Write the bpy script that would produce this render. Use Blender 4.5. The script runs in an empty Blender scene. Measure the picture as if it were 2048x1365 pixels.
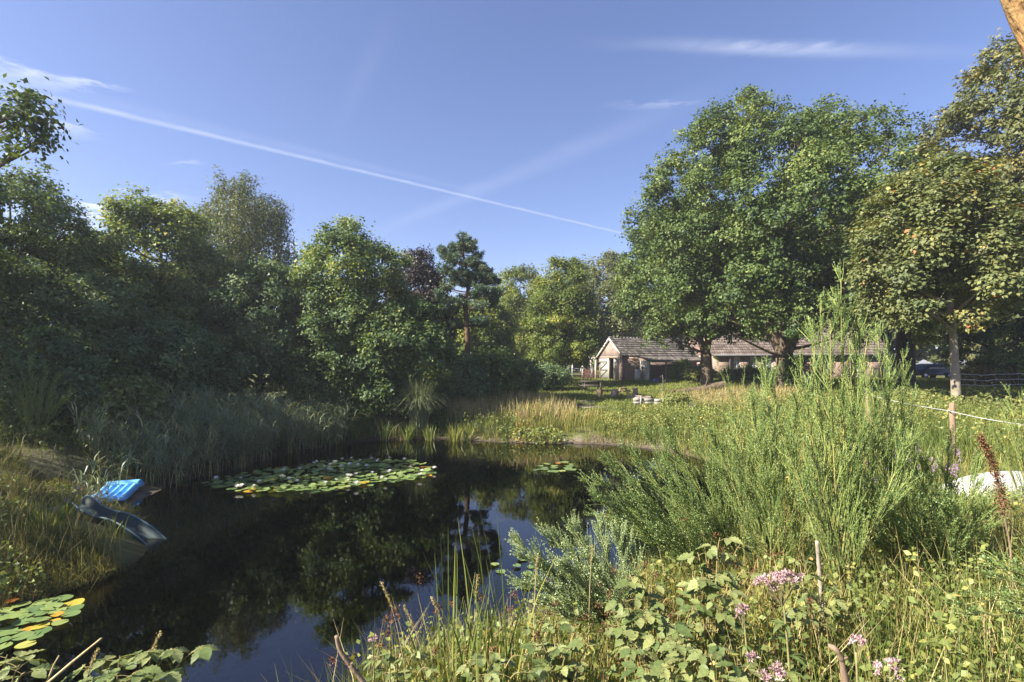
import bpy, math
import numpy as np
from mathutils import Matrix, Vector

# ------------------------------------------------------------------ camera, sky, sun, exposure
scn = bpy.context.scene
COL = scn.collection
EYE, HOR, FPX, CX = 1.7, 725.0, 1024.0, 1024.0      # eye height, horizon row, focal length and centre column in photo pixels
SUN_AZ, SUN_EL = math.radians(-111), math.radians(37)

cam_d = bpy.data.cameras.new('camera')
cam_d.sensor_width = 36.0
cam_d.lens = 18.0
cam_d.shift_y = (HOR - 682.5) / 2048.0
cam_d.clip_start, cam_d.clip_end = 0.05, 3000.0
cam = bpy.data.objects.new('camera', cam_d)
COL.objects.link(cam)
cam.location = (0, 0, EYE)
cam.rotation_euler = (math.radians(90), 0, 0)
scn.camera = cam

world = bpy.data.worlds.new('World')
scn.world = world
world.use_nodes = True
SKY_STRENGTH, SUN_STRENGTH = 0.060, 5.0

sun_d = bpy.data.lights.new('sun', 'SUN')
sun_d.energy = SUN_STRENGTH
sun_d.angle = math.radians(0.53)
sun_d.color = (1.0, 0.93, 0.80)
sun = bpy.data.objects.new('sun', sun_d)
COL.objects.link(sun)
to_sun = Vector((math.sin(SUN_AZ) * math.cos(SUN_EL), math.cos(SUN_AZ) * math.cos(SUN_EL), math.sin(SUN_EL)))
sun.rotation_euler = to_sun.to_track_quat('Z', 'Y').to_euler()
sun.location = (0, 0, 60)

vs = scn.view_settings
vs.view_transform = 'Standard'
vs.look = 'None'
vs.gamma = 1.0
vs.use_curve_mapping = False
vs.exposure = 1.75
scn.render.engine = 'CYCLES'
cy = scn.cycles
cy.max_bounces = 8
cy.diffuse_bounces = 5
cy.glossy_bounces = 3
cy.transmission_bounces = 3
cy.transparent_max_bounces = 8
cy.caustics_reflective = False
cy.caustics_refractive = False
cy.use_denoising = True
cy.denoiser = 'OPENIMAGEDENOISE'
cy.denoising_input_passes = 'RGB_ALBEDO_NORMAL'


def ray(px, py):
    v = np.array([(px - CX) / FPX, 1.0, (HOR - py) / FPX])
    return v / np.linalg.norm(v)


def build_sky():
    nt = world.node_tree
    nt.nodes.clear()
    N, L = nt.nodes, nt.links

    def math_(op, a, b=None, clamp=False):
        n = N.new('ShaderNodeMath')
        n.operation = op
        n.use_clamp = clamp
        for i, v in enumerate((a, b)):
            if v is None:
                continue
            if isinstance(v, (int, float)):
                n.inputs[i].default_value = v
            else:
                L.new(v, n.inputs[i])
        return n.outputs[0]

    tc = N.new('ShaderNodeTexCoord').outputs['Generated']
    nrm = N.new('ShaderNodeVectorMath')
    nrm.operation = 'NORMALIZE'
    L.new(tc, nrm.inputs[0])
    D = nrm.outputs[0]

    def dot(v):
        n = N.new('ShaderNodeVectorMath')
        n.operation = 'DOT_PRODUCT'
        L.new(D, n.inputs[0])
        n.inputs[1].default_value = tuple(v)
        return n.outputs['Value']

    def smooth(x, lo, hi):
        n = N.new('ShaderNodeMapRange')
        n.interpolation_type = 'SMOOTHSTEP'
        L.new(x, n.inputs[0])
        n.inputs[1].default_value, n.inputs[2].default_value = lo, hi
        n.inputs[3].default_value, n.inputs[4].default_value = 0, 1
        return n.outputs[0]

    def noise(scale, detail, stretch=(1, 1, 1), rough=0.6):
        m = N.new('ShaderNodeMapping')
        m.inputs['Scale'].default_value = stretch
        L.new(D, m.inputs[0])
        n = N.new('ShaderNodeTexNoise')
        n.inputs['Scale'].default_value = scale
        n.inputs['Detail'].default_value = detail
        n.inputs['Roughness'].default_value = rough
        L.new(m.outputs[0], n.inputs['Vector'])
        return n.outputs[0]

    def streak(p0, p1, w0, w1, strength, fade, nz, soft=1.0):
        """a thin cloud along the great circle from ray p0 to ray p1 (photo pixels), widths in radians"""
        a, b = ray(*p0), ray(*p1)
        n = np.cross(a, b)
        n /= np.linalg.norm(n)
        t = b - a * np.dot(a, b)
        t /= np.linalg.norm(t)
        ang = math.acos(np.dot(a, b))
        # angle along from a
        al = N.new('ShaderNodeMath')
        al.operation = 'ARCTAN2'
        L.new(dot(t), al.inputs[0])
        L.new(dot(a), al.inputs[1])
        s = math_('DIVIDE', al.outputs[0], ang)
        wob = math_('MULTIPLY', math_('SUBTRACT', nz, 0.5), 0.012 * soft)
        off = math_('ABSOLUTE', math_('ADD', dot(n), wob))
        wid = math_('ADD', math_('MULTIPLY', s, w1 - w0), w0)
        wid = math_('MAXIMUM', wid, 0.0006)
        x = math_('DIVIDE', off, wid)
        core = math_('SUBTRACT', 1.0, smooth(x, 0.0, 1.0))
        ends = math_('MULTIPLY', smooth(s, -fade, fade), math_('SUBTRACT', 1.0, smooth(s, 1.0 - fade, 1.0 + fade)))
        out = math_('MULTIPLY', math_('MULTIPLY', core, ends), strength)
        return math_('MULTIPLY', out, math_('ADD', math_('MULTIPLY', nz, 1.1), 0.35))

    fine = noise(26, 6, (1, 1, 2.2), 0.65)
    broad = noise(7, 7, (0.8, 0.8, 3.4), 0.62)
    wisp = smooth(noise(16, 8, (0.8, 0.8, 4.0), 0.68), .34, .74)
    parts = [
        streak((-90, 150), (1262, 471), 0.0065, 0.0026, 0.17, 0.02, fine, 0.25),
        streak((-90, 138), (900, 372), 0.022, 0.006, 0.04, 0.25, fine, 0.6),
        streak((-60, 128), (215, 170), 0.024, 0.008, 0.32, 0.35, wisp, 1.6),
        streak((40, 222), (170, 258), 0.024, 0.010, 0.30, 0.5, wisp, 2.0),
        streak((1280, 88), (1850, 104), 0.016, 0.016, 0.10, 0.35, broad, 2.0),
        streak((1420, 97), (1700, 98), 0.012, 0.013, 0.13, 0.4, wisp, 1.0),
        streak((1240, 210), (1380, 207), 0.006, 0.005, 0.12, 0.4, wisp, 1.0),
        streak((740, 470), (1330, 225), 0.016, 0.030, 0.05, 0.3, broad, 1.4),
        streak((690, 230), (770, 60), 0.02, 0.03, 0.02, 0.4, broad, 1.5),
        streak((50, 455), (330, 405), 0.036, 0.020, 0.45, 0.4, wisp, 3.0),
        streak((960, 545), (1120, 552), 0.008, 0.012, 0.12, 0.4, broad, 1.6),
        streak((340, 326), (400, 328), 0.004, 0.004, 0.12, 0.4, wisp, 0.8),
        streak((60, 344), (100, 348), 0.005, 0.003, 0.25, 0.4, wisp, 0.8),
        streak((430, 470), (720, 520), 0.03, 0.02, 0.25, 0.4, wisp, 2.4),
    ]
    tot = parts[0]
    for p in parts[1:]:
        tot = math_('ADD', tot, p, True)

    sky = N.new('ShaderNodeTexSky')
    sky.sky_type = 'NISHITA'
    sky.sun_disc = False
    sky.sun_elevation = SUN_EL
    sky.sun_rotation = SUN_AZ
    sky.altitude = 30
    sky.air_density = 1.0
    sky.dust_density = 0.4
    sky.ozone_density = 3.6
    mix = N.new('ShaderNodeMix')
    mix.data_type = 'RGBA'
    L.new(tot, mix.inputs[0])
    wb = N.new('ShaderNodeMix')
    wb.data_type = 'RGBA'
    wb.blend_type = 'MULTIPLY'
    wb.inputs[0].default_value = 1.0
    L.new(sky.outputs[0], wb.inputs[6])
    wb.inputs[7].default_value = (1.05, .91, 1.03, 1)      # the photograph's cool violet white balance
    L.new(wb.outputs[2], mix.inputs[6])
    mix.inputs[7].default_value = (7.6, 7.8, 8.2, 1)
    bg = N.new('ShaderNodeBackground')
    bg.inputs['Strength'].default_value = SKY_STRENGTH
    L.new(mix.outputs[2], bg.inputs['Color'])
    out = N.new('ShaderNodeOutputWorld')
    L.new(bg.outputs[0], out.inputs[0])


build_sky()

# ------------------------------------------------------------------ helpers
G = np.random.default_rng(11)


def at(px, d):
    """east offset of a photo column at depth d"""
    return (px - CX) / FPX * d


def nz(v):
    v = np.asarray(v, float)
    return v / np.maximum(np.linalg.norm(v, axis=-1, keepdims=True), 1e-9)


def mesh(name, V, Fs, mats, var=None, smooth=False, attrs=None, mat_idx=None):
    V = np.ascontiguousarray(V, np.float32)
    Fs = [np.asarray(f, np.int32) for f in Fs if len(f)]
    me = bpy.data.meshes.new(name)
    me.vertices.add(len(V))
    me.vertices.foreach_set('co', V.ravel())
    tot = sum(f.size for f in Fs)
    np_ = sum(len(f) for f in Fs)
    me.loops.add(tot)
    me.polygons.add(np_)
    me.loops.foreach_set('vertex_index', np.concatenate([f.ravel() for f in Fs]))
    st, base = [], 0
    for f in Fs:
        st.append(base + np.arange(len(f), dtype=np.int32) * f.shape[1])
        base += f.size
    me.polygons.foreach_set('loop_start', np.concatenate(st).astype(np.int32))
    if mat_idx is not None:
        me.polygons.foreach_set('material_index', np.asarray(mat_idx, np.int32))
    if smooth:
        me.polygons.foreach_set('use_smooth', np.ones(np_, bool))
    for k, a in ({} if attrs is None else attrs).items():
        at_ = me.attributes.new(k, 'FLOAT', 'POINT')
        at_.data.foreach_set('value', np.ascontiguousarray(a, np.float32))
    if var is not None:
        at_ = me.attributes.new('var', 'FLOAT', 'POINT')
        at_.data.foreach_set('value', np.ascontiguousarray(var, np.float32))
    for m in (mats if isinstance(mats, (list, tuple)) else [mats]):
        me.materials.append(m)
    me.update(calc_edges=True)
    return me


class Acc:
    """collects geometry for ONE mesh"""

    def __init__(self):
        self.V, self.F, self.A, self.n = [], {}, [], 0

    def add(self, V, F, var=0.5):
        V = np.asarray(V, float).reshape(-1, 3)
        F = np.asarray(F, np.int64)
        if len(V) == 0:
            return self
        self.V.append(V)
        self.F.setdefault(F.shape[1], []).append(F + self.n)
        self.A.append(np.broadcast_to(np.asarray(var, float), (len(V),)))
        self.n += len(V)
        return self

    def box(self, lo, hi, M=None, var=0.5):
        x0, y0, z0 = lo
        x1, y1, z1 = hi
        V = np.array([(x0, y0, z0), (x1, y0, z0), (x1, y1, z0), (x0, y1, z0), (x0, y0, z1), (x1, y0, z1), (x1, y1, z1), (x0, y1, z1)], float)
        if M is not None:
            V = V @ np.asarray(M)[:3, :3].T + np.asarray(M)[:3, 3]
        F = [(0, 3, 2, 1), (4, 5, 6, 7), (0, 1, 5, 4), (1, 2, 6, 5), (2, 3, 7, 6), (3, 0, 4, 7)]
        return self.add(V, F, var)

    def beam(self, a, b, w, h, var=0.5):
        """rectangular bar from a to b"""
        a, b = np.asarray(a, float), np.asarray(b, float)
        d = nz(b - a)
        up = np.array([0, 0, 1.0]) if abs(d[2]) < 0.95 else np.array([0, 1.0, 0])
        s = nz(np.cross(d, up))
        u = np.cross(s, d)
        V = [p + s * i * w / 2 + u * j * h / 2 for p in (a, b) for i, j in ((-1, -1), (1, -1), (1, 1), (-1, 1))]
        F = [(0, 1, 2, 3), (7, 6, 5, 4), (0, 4, 5, 1), (1, 5, 6, 2), (2, 6, 7, 3), (3, 7, 4, 0)]
        return self.add(V, F, var)

    def tube(self, pts, rad, sides=6, var=0.5, cap=True):
        pts = np.asarray(pts, float)
        k = len(pts)
        rad = np.broadcast_to(np.asarray(rad, float), (k,))
        T = nz(np.gradient(pts, axis=0))
        ref = np.array([0.31, 0.87, 0.38])
        if abs(np.dot(T[0], nz(ref))) > 0.9:
            ref = np.array([0.9, -0.2, 0.3])
        A = nz(np.cross(T, ref))
        B = np.cross(T, A)
        th = np.arange(sides) * 2 * math.pi / sides
        V = pts[:, None] + rad[:, None, None] * (np.cos(th)[None, :, None] * A[:, None] + np.sin(th)[None, :, None] * B[:, None])
        i = np.arange(k - 1)[:, None] * sides
        j = np.arange(sides)[None]
        jn = (j + 1) % sides
        F = np.stack([i + j, i + jn, i + sides + jn, i + sides + j], -1).reshape(-1, 4)
        n0 = self.n
        self.add(V, F, var)
        if cap and sides in (3, 4, 5, 6, 8, 10, 12):
            self.F.setdefault(sides, []).append(np.array([np.arange(sides)[::-1] + n0, np.arange(sides) + n0 + (k - 1) * sides]))
        return self

    def build(self, name, mat, smooth=False):
        if not self.V:
            return mesh(name, np.zeros((3, 3)), [np.array([[0, 1, 2]])], mat)
        return mesh(name, np.concatenate(self.V), [np.concatenate(f) for f in self.F.values()], mat, np.concatenate(self.A), smooth)


def link(name, data, parent=None, loc=(0, 0, 0), rot=None, **props):
    o = bpy.data.objects.new(name, data)
    COL.objects.link(o)
    if parent is not None:
        o.parent = parent
    o.location = loc
    if rot is not None:
        o.rotation_euler = rot
    for k, v in props.items():
        o[k] = v
    return o


def thing(name, label, cat, loc=(0, 0, 0), rotz=0, group=None):
    o = link(name, None, None, loc, (0, 0, rotz), label=label, category=cat)
    o.empty_display_size = 0.2
    if group:
        o['group'] = group
    return o


def bez(a, b, c, k):
    t = np.linspace(0, 1, k)[:, None]
    return (1 - t) ** 2 * np.asarray(a) + 2 * t * (1 - t) * np.asarray(b) + t * t * np.asarray(c)


def poly(pts, k):
    """smooth curve through points (Catmull-Rom), k samples a span"""
    p = np.asarray(pts, float)
    p = np.vstack([2 * p[0] - p[1], p, 2 * p[-1] - p[-2]])
    out = []
    for i in range(1, len(p) - 2):
        t = np.linspace(0, 1, k, endpoint=False)[:, None]
        a, b, c, d = p[i - 1], p[i], p[i + 1], p[i + 2]
        out.append(0.5 * (2 * b + (c - a) * t + (2 * a - 5 * b + 4 * c - d) * t * t + (3 * b - a - 3 * c + d) * t ** 3))
    out.append(p[-2][None])
    return np.concatenate(out)


# leaf templates: (along, side, up)
DIAMOND = (np.array([(0, 0, 0), (.48, .34, .06), (1, 0, -.06), (.48, -.34, .06)]), np.array([(0, 1, 2, 3)]))
OAK = (np.array([(0, 0, 0), (.30, .24, .05), (.66, .30, .05), (1, 0, -.05), (.66, -.30, .05), (.30, -.24, .05)]), np.array([(0, 1, 2, 3), (0, 3, 4, 5)]))
MAPLE = (np.array([(0, 0, 0), (.15, .48, .02), (.45, .24, .03), (.70, .42, -.02), (1, 0, -.10), (.70, -.42, -.02), (.45, -.24, .03), (.15, -.48, .02)]),
         np.array([(0, 1, 2, 3), (0, 3, 4, 5), (0, 5, 6, 7)]))
TRI = (np.array([(0, 0, 0), (.78, .42, .06), (.86, -.38, -.04)]), np.array([(0, 1, 2)]))
NEEDLE = (np.array([(0, -.03, 0), (0, .03, 0), (1, .015, 0), (1, -.015, 0)]), np.array([(0, 1, 2, 3)]))


def leaf_geo(P, Nn, T, S, tmpl, wid=1.0):
    tv, tf = tmpl
    T = nz(T - Nn * np.sum(T * Nn, -1, keepdims=True))
    B = np.cross(Nn, T)
    S = np.broadcast_to(np.asarray(S, float), (len(P),))[:, None, None]
    V = P[:, None] + S * (tv[None, :, 0:1] * T[:, None] + wid * tv[None, :, 1:2] * B[:, None] + tv[None, :, 2:3] * Nn[:, None])
    F = (np.arange(len(P)) * len(tv))[:, None, None] + tf[None]
    return V.reshape(-1, 3), F.reshape(-1, tf.shape[1])


def rnd_dirs(rng, n):
    return nz(rng.normal(size=(n, 3)))


def blades(P, H, W, lean, nseg, rng, droop=0.5, curl=None):
    """grass blades as tapered ribbons; P roots, H heights, W widths, lean horizontal vectors (share of height)"""
    n = len(P)
    H = np.broadcast_to(H, (n,))
    W = np.broadcast_to(W, (n,))
    if nseg == 1:
        ang = rng.uniform(0, math.pi, n)
        side = np.stack([np.cos(ang), np.sin(ang), np.zeros(n)], 1) * (W * .5)[:, None]
        tip = P + H[:, None] * np.concatenate([lean, np.ones((n, 1))], 1)
        return np.stack([P - side, P + side, tip], 1).reshape(-1, 3), np.arange(3 * n).reshape(-1, 3), 3
    s = np.linspace(0, 1, nseg + 1)
    up = np.array([0, 0, 1.0])
    ln = np.concatenate([lean, np.zeros((n, 1))], 1)
    ang = rng.uniform(0, math.pi, n)
    side = np.stack([np.cos(ang), np.sin(ang), np.zeros(n)], 1)
    lm = np.linalg.norm(ln, axis=1)
    C = P[:, None] + H[:, None, None] * (ln[:, None] * (s ** 1.7)[None, :, None] + up * (s[None, :, None] - (droop * np.minimum(lm, 1.2))[:, None, None] * (s ** 2.6)[None, :, None]))
    wprof = np.array([0.8, 1.0, 0.8, 0.5, 0.12]) if nseg == 4 else (np.array([0.8, 1.0, 0.65, 0.10]) if nseg == 3 else np.array([0.9, 0.8, 0.1]))
    off = side[:, None] * (W[:, None] * wprof[None])[:, :, None] * 0.5
    V = np.stack([C - off, C + off], 2)          # n, k, 2, 3
    k = nseg + 1
    b = (np.arange(n) * 2 * k)[:, None, None]
    q = np.array([[2 * i, 2 * i + 1, 2 * i + 3, 2 * i + 2] for i in range(nseg)])[None]
    return V.reshape(-1, 3), (b + q).reshape(-1, 4), 2 * k


# ------------------------------------------------------------------ materials
def nodes(m):
    m.use_nodes = True
    nt = m.node_tree
    nt.nodes.clear()
    return nt, nt.nodes, nt.links


def ramp_node(N, stops):
    r = N.new('ShaderNodeValToRGB')
    while len(r.color_ramp.elements) < len(stops):
        r.color_ramp.elements.new(0.5)
    for e, (p, c) in zip(r.color_ramp.elements, stops):
        e.position = p
        e.color = (*c, 1)
    return r


GAIN, WB = 1.0, (1.20, 1.0, 1.22)


def leaf_mat(name, stops, trans=0.32, rough=0.5, spec=0.35, src='var', vein=False, tint=(1.25, 1.15, 0.45)):
    w = WB if GAIN != 1.0 else (1, 1, 1)
    stops = [(p, tuple(min(.85, c * GAIN * k) for c, k in zip(col, w))) for p, col in stops]
    m = bpy.data.materials.new(name)
    nt, N, L = nodes(m)
    out = N.new('ShaderNodeOutputMaterial')
    if src == 'var':
        a = N.new('ShaderNodeAttribute')
        a.attribute_name = 'var'
        fac = a.outputs['Fac']
    else:
        a = N.new('ShaderNodeObjectInfo')
        fac = a.outputs['Random']
    r = ramp_node(N, stops)
    L.new(fac, r.inputs[0])
    col = r.outputs[0]
    p = N.new('ShaderNodeBsdfPrincipled')
    p.inputs['Roughness'].default_value = rough
    p.inputs['Specular IOR Level'].default_value = spec
    if vein:
        tc = N.new('ShaderNodeTexCoord')
        n1 = N.new('ShaderNodeTexNoise')
        n1.inputs['Scale'].default_value = 4
        L.new(tc.outputs['Object'], n1.inputs['Vector'])
        mx = N.new('ShaderNodeMix')
        mx.data_type = 'RGBA'
        mx.blend_type = 'MULTIPLY'
        mx.inputs[0].default_value = 0.55
        sx = N.new('ShaderNodeSeparateXYZ')
        L.new(tc.outputs['Object'], sx.inputs[0])
        ab = N.new('ShaderNodeMath')
        ab.operation = 'ABSOLUTE'
        L.new(sx.outputs[1], ab.inputs[0])
        ma = N.new('ShaderNodeMath')
        ma.operation = 'MULTIPLY_ADD'
        L.new(ab.outputs[0], ma.inputs[0])
        ma.inputs[1].default_value = -.75
        L.new(sx.outputs[0], ma.inputs[2])
        sn = N.new('ShaderNodeMath')
        sn.operation = 'MULTIPLY'
        L.new(ma.outputs[0], sn.inputs[0])
        sn.inputs[1].default_value = 52.0
        si = N.new('ShaderNodeMath')
        si.operation = 'SINE'
        L.new(sn.outputs[0], si.inputs[0])
        vr = ramp_node(N, [(0.35, (1, 1, 1)), (1.0, (1.5, 1.4, 1.35))])
        L.new(si.outputs[0], vr.inputs[0])
        mv = N.new('ShaderNodeMix')
        mv.data_type = 'RGBA'
        mv.blend_type = 'MULTIPLY'
        mv.inputs[0].default_value = 1.0
        L.new(col, mv.inputs[6])
        L.new(vr.outputs[0], mv.inputs[7])
        L.new(mv.outputs[2], mx.inputs[6])
        rr = ramp_node(N, [(0.3, (.55, .6, .5)), (0.7, (1.25, 1.2, 1.1))])
        L.new(n1.outputs[0], rr.inputs[0])
        L.new(rr.outputs[0], mx.inputs[7])
        col = mx.outputs[2]
    L.new(col, p.inputs['Base Color'])
    t = N.new('ShaderNodeBsdfTranslucent')
    mt = N.new('ShaderNodeMix')
    mt.data_type = 'RGBA'
    mt.blend_type = 'MULTIPLY'
    mt.inputs[0].default_value = 1
    L.new(col, mt.inputs[6])
    mt.inputs[7].default_value = (*tint, 1)
    L.new(mt.outputs[2], t.inputs['Color'])
    ms = N.new('ShaderNodeMixShader')
    ms.inputs[0].default_value = trans
    L.new(p.outputs[0], ms.inputs[1])
    L.new(t.outputs[0], ms.inputs[2])
    L.new(ms.outputs[0], out.inputs[0])
    return m


def surf_mat(name, stops, scale=6.0, detail=6, rough=0.8, bump=0.4, stretch=(1, 1, 1), bscale=None, spec=0.3, coord='Object', dist=0.02, metallic=0.0, usevar=0.0):
    """noise-driven colour + bump"""
    m = bpy.data.materials.new(name)
    nt, N, L = nodes(m)
    out = N.new('ShaderNodeOutputMaterial')
    tc = N.new('ShaderNodeTexCoord')
    mp = N.new('ShaderNodeMapping')
    mp.inputs['Scale'].default_value = stretch
    L.new(tc.outputs[coord], mp.inputs[0])
    n1 = N.new('ShaderNodeTexNoise')
    n1.inputs['Scale'].default_value = scale
    n1.inputs['Detail'].default_value = detail
    n1.inputs['Roughness'].default_value = 0.62
    L.new(mp.outputs[0], n1.inputs['Vector'])
    r = ramp_node(N, stops)
    fac = n1.outputs[0]
    if usevar:
        a = N.new('ShaderNodeAttribute')
        a.attribute_name = 'var'
        ma = N.new('ShaderNodeMath')
        ma.operation = 'MULTIPLY_ADD'
        L.new(a.outputs['Fac'], ma.inputs[0])
        ma.inputs[1].default_value = usevar
        sb = N.new('ShaderNodeMath')
        sb.operation = 'SUBTRACT'
        L.new(n1.outputs[0], sb.inputs[0])
        sb.inputs[1].default_value = usevar / 2
        L.new(sb.outputs[0], ma.inputs[2])
        fac = ma.outputs[0]
    L.new(fac, r.inputs[0])
    p = N.new('ShaderNodeBsdfPrincipled')
    p.inputs['Roughness'].default_value = rough
    p.inputs['Specular IOR Level'].default_value = spec
    p.inputs['Metallic'].default_value = metallic
    L.new(r.outputs[0], p.inputs['Base Color'])
    if bump:
        n2 = N.new('ShaderNodeTexNoise')
        n2.inputs['Scale'].default_value = bscale or scale * 3
        n2.inputs['Detail'].default_value = 6
        L.new(mp.outputs[0], n2.inputs['Vector'])
        b = N.new('ShaderNodeBump')
        b.inputs['Strength'].default_value = bump
        b.inputs['Distance'].default_value = dist
        L.new(n2.outputs[0], b.inputs['Height'])
        L.new(b.outputs[0], p.inputs['Normal'])
    L.new(p.outputs[0], out.inputs[0])
    return m


M = {}
GAIN = 1.65
M['oak'] = leaf_mat('oak_leaf', [(0.0, (.018, .040, .010)), (.45, (.045, .082, .018)), (.78, (.080, .125, .028)), (1, (.15, .18, .04))], .30, .55, .28)
GAIN = 2.4
M['left'] = leaf_mat('alder_leaf', [(0.0, (.016, .034, .012)), (.5, (.038, .070, .020)), (.8, (.075, .110, .026)), (1, (.15, .17, .03))], .34, .55, .25)
M['shrub'] = leaf_mat('willow_leaf', [(0.0, (.020, .042, .018)), (.5, (.042, .076, .030)), (.85, (.080, .115, .040)), (1, (.15, .18, .05))], .30, .55, .25)
GAIN, WB = 1.6, (1.15, 1.0, 1.2)
M['birch'] = leaf_mat('birch_leaf', [(0.0, (.030, .050, .018)), (.5, (.055, .080, .026)), (1, (.12, .14, .04))], .34, .55, .25)
M['copper'] = leaf_mat('copper_leaf', [(0.0, (.012, .012, .010)), (.6, (.022, .020, .015)), (1, (.045, .040, .024))], .2, .45, .4, tint=(1.2, .8, .7))
GAIN, WB = 1.6, (1.2, 1.0, 1.1)
M['bright'] = leaf_mat('beech_leaf', [(0.0, (.030, .060, .012)), (.5, (.065, .105, .020)), (.85, (.13, .17, .03)), (1, (.24, .24, .04))], .38, .55, .25)
GAIN, WB = 1.6, (1.22, 1.0, 1.15)
M['maple'] = leaf_mat('maple_leaf', [(0.0, (.036, .062, .022)), (.5, (.075, .105, .034)), (.88, (.13, .155, .045)), (.96, (.22, .20, .04)), (1, (.28, .10, .04))], .30, .55, .28)
M['elm'] = leaf_mat('elm_leaf', [(0.0, (.034, .052, .018)), (.5, (.070, .094, .030)), (1, (.16, .15, .05))], .26, .55, .25)
GAIN = 2.0
M['pine'] = leaf_mat('pine_needle', [(0.0, (.016, .036, .018)), (.5, (.036, .068, .034)), (1, (.085, .120, .055))], .10, .5, .3)
GAIN, WB = 1.6, (1.3, 1.0, 1.2)
M['far'] = leaf_mat('far_leaf', [(0.0, (.022, .040, .014)), (.5, (.045, .070, .022)), (1, (.10, .12, .03))], .3, .5, .3)
GAIN, WB = 1.42, (1.08, 1.0, 1.12)
M['broom'] = leaf_mat('broom_leaf', [(0.0, (.060, .110, .036)), (.5, (.115, .180, .060)), (1, (.22, .27, .085))], .25, .45, .35)
M['broomtwig'] = leaf_mat('broom_twig', [(0.0, (.075, .125, .030)), (.5, (.150, .210, .055)), (1, (.25, .29, .08))], .08, .45, .35)
M['broompale'] = leaf_mat('broom_pale', [(0.0, (.10, .155, .062)), (.5, (.18, .245, .105)), (1, (.29, .34, .15))], .22, .45, .35)
GAIN, WB = 1.2, (1.22, 1.0, 1.05)
M['broomstem'] = surf_mat('broom_stem', [(.3, (.17, .17, .05)), (.7, (.34, .29, .11))], 30, 4, .6, .3, (1, 1, .3))
M['grass'] = leaf_mat('grass', [(0.0, (.050, .090, .018)), (.45, (.095, .145, .030)), (.75, (.20, .21, .055)), (1, (.42, .33, .15))], .30, .5, .3)
M['lawn'] = leaf_mat('lawn_grass', [(0.0, (.075, .125, .022)), (.6, (.150, .200, .035)), (1, (.28, .27, .08))], .3, .5, .25)
GAIN = 1.0
M['straw'] = leaf_mat('straw', [(0.0, (.17, .15, .055)), (.5, (.33, .27, .11)), (1, (.52, .43, .22))], .25, .55, .3, tint=(1.1, 1, .7))
GAIN = 1.5
M['shadegrass'] = leaf_mat('bank_grass', [(0.0, (.038, .064, .018)), (.5, (.075, .105, .028)), (.85, (.14, .14, .05)), (1, (.26, .20, .09))], .28, .5, .3)
GAIN = 1.4
M['weed'] = leaf_mat('weed_leaf', [(0.0, (.050, .090, .024)), (.5, (.100, .150, .040)), (.9, (.20, .23, .06)), (1, (.32, .28, .10))], .3, .5, .35)
GAIN = 1.9
M['reed'] = leaf_mat('reed_leaf', [(0.0, (.045, .075, .040)), (.5, (.085, .125, .070)), (.85, (.14, .18, .085)), (1, (.26, .24, .11))], .25, .42, .5)
GAIN = 1.15
M['iris'] = leaf_mat('iris_leaf', [(0.0, (.050, .095, .022)), (.6, (.110, .170, .040)), (1, (.26, .28, .06))], .3, .4, .45)
GAIN, WB = 1.05, (1.22, 1.0, 1.25)
M['bramble'] = leaf_mat('bramble_leaf', [(0.0, (.060, .110, .030)), (.4, (.115, .175, .050)), (.8, (.160, .225, .078)), (1, (.19, .25, .078))], .28, .5, .35, src='obj', vein=True)
M['bramblesmall'] = leaf_mat('bramble_small_leaf', [(0.0, (.050, .095, .025)), (.5, (.110, .165, .045)), (1, (.27, .29, .07))], .28, .5, .35)
M['agrimony'] = leaf_mat('agrimony_leaf', [(0.0, (.060, .120, .030)), (1, (.150, .220, .060))], .28, .45, .4, src='obj', vein=True)
M['cane'] = surf_mat('cane', [(.3, (.16, .15, .05)), (.7, (.30, .22, .10))], 25, 4, .7, .2)
GAIN = 1.0
M['pink'] = leaf_mat('pink_floret', [(0.0, (.34, .22, .21)), (.5, (.48, .31, .33)), (.85, (.56, .43, .43)), (1, (.50, .45, .28))], .2, .7, .2, tint=(1, .9, .9))
M['purple'] = leaf_mat('purple_floret', [(0.0, (.24, .12, .27)), (1, (.42, .26, .44))], .2, .7, .2, tint=(1, 1, 1))
M['padgreen'] = leaf_mat('lily_pad', [(0.0, (.095, .155, .055)), (.5, (.165, .230, .075)), (.9, (.24, .285, .085)), (1, (.36, .36, .09))], .10, .33, .5, src='obj')
M['padorange'] = leaf_mat('lily_pad_autumn', [(0.0, (.30, .11, .02)), (.5, (.42, .22, .03)), (1, (.36, .32, .05))], .1, .35, .5, src='obj')
M['petal'] = leaf_mat('lily_petal', [(0.0, (.78, .76, .70)), (1, (.84, .83, .80))], .25, .5, .3, tint=(1, 1, .95))
M['stamen'] = surf_mat('lily_stamen', [(.3, (.70, .48, .04)), (.7, (.80, .60, .08))], 20, 2, .6, 0)
M['bark'] = surf_mat('oak_bark', [(.30, (.045, .034, .024)), (.55, (.12, .092, .062)), (.8, (.21, .17, .12))], 7, 8, .9, .9, (1, 1, .28), 12, dist=.05)
M['barkdark'] = surf_mat('dark_bark', [(.30, (.030, .026, .020)), (.7, (.10, .085, .062))], 9, 8, .9, .8, (1, 1, .3), 16, dist=.04)
M['barkpine'] = surf_mat('pine_bark', [(.30, (.06, .034, .022)), (.55, (.12, .070, .044)), (.8, (.20, .13, .085))], 9, 8, .85, .8, (1, 1, .45), 14, dist=.04)
M['barkgrey'] = surf_mat('maple_bark', [(.30, (.17, .14, .11)), (.6, (.28, .24, .19)), (.8, (.36, .33, .27))], 12, 6, .85, .5, (1, 1, .5), 30, dist=.02)
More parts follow.
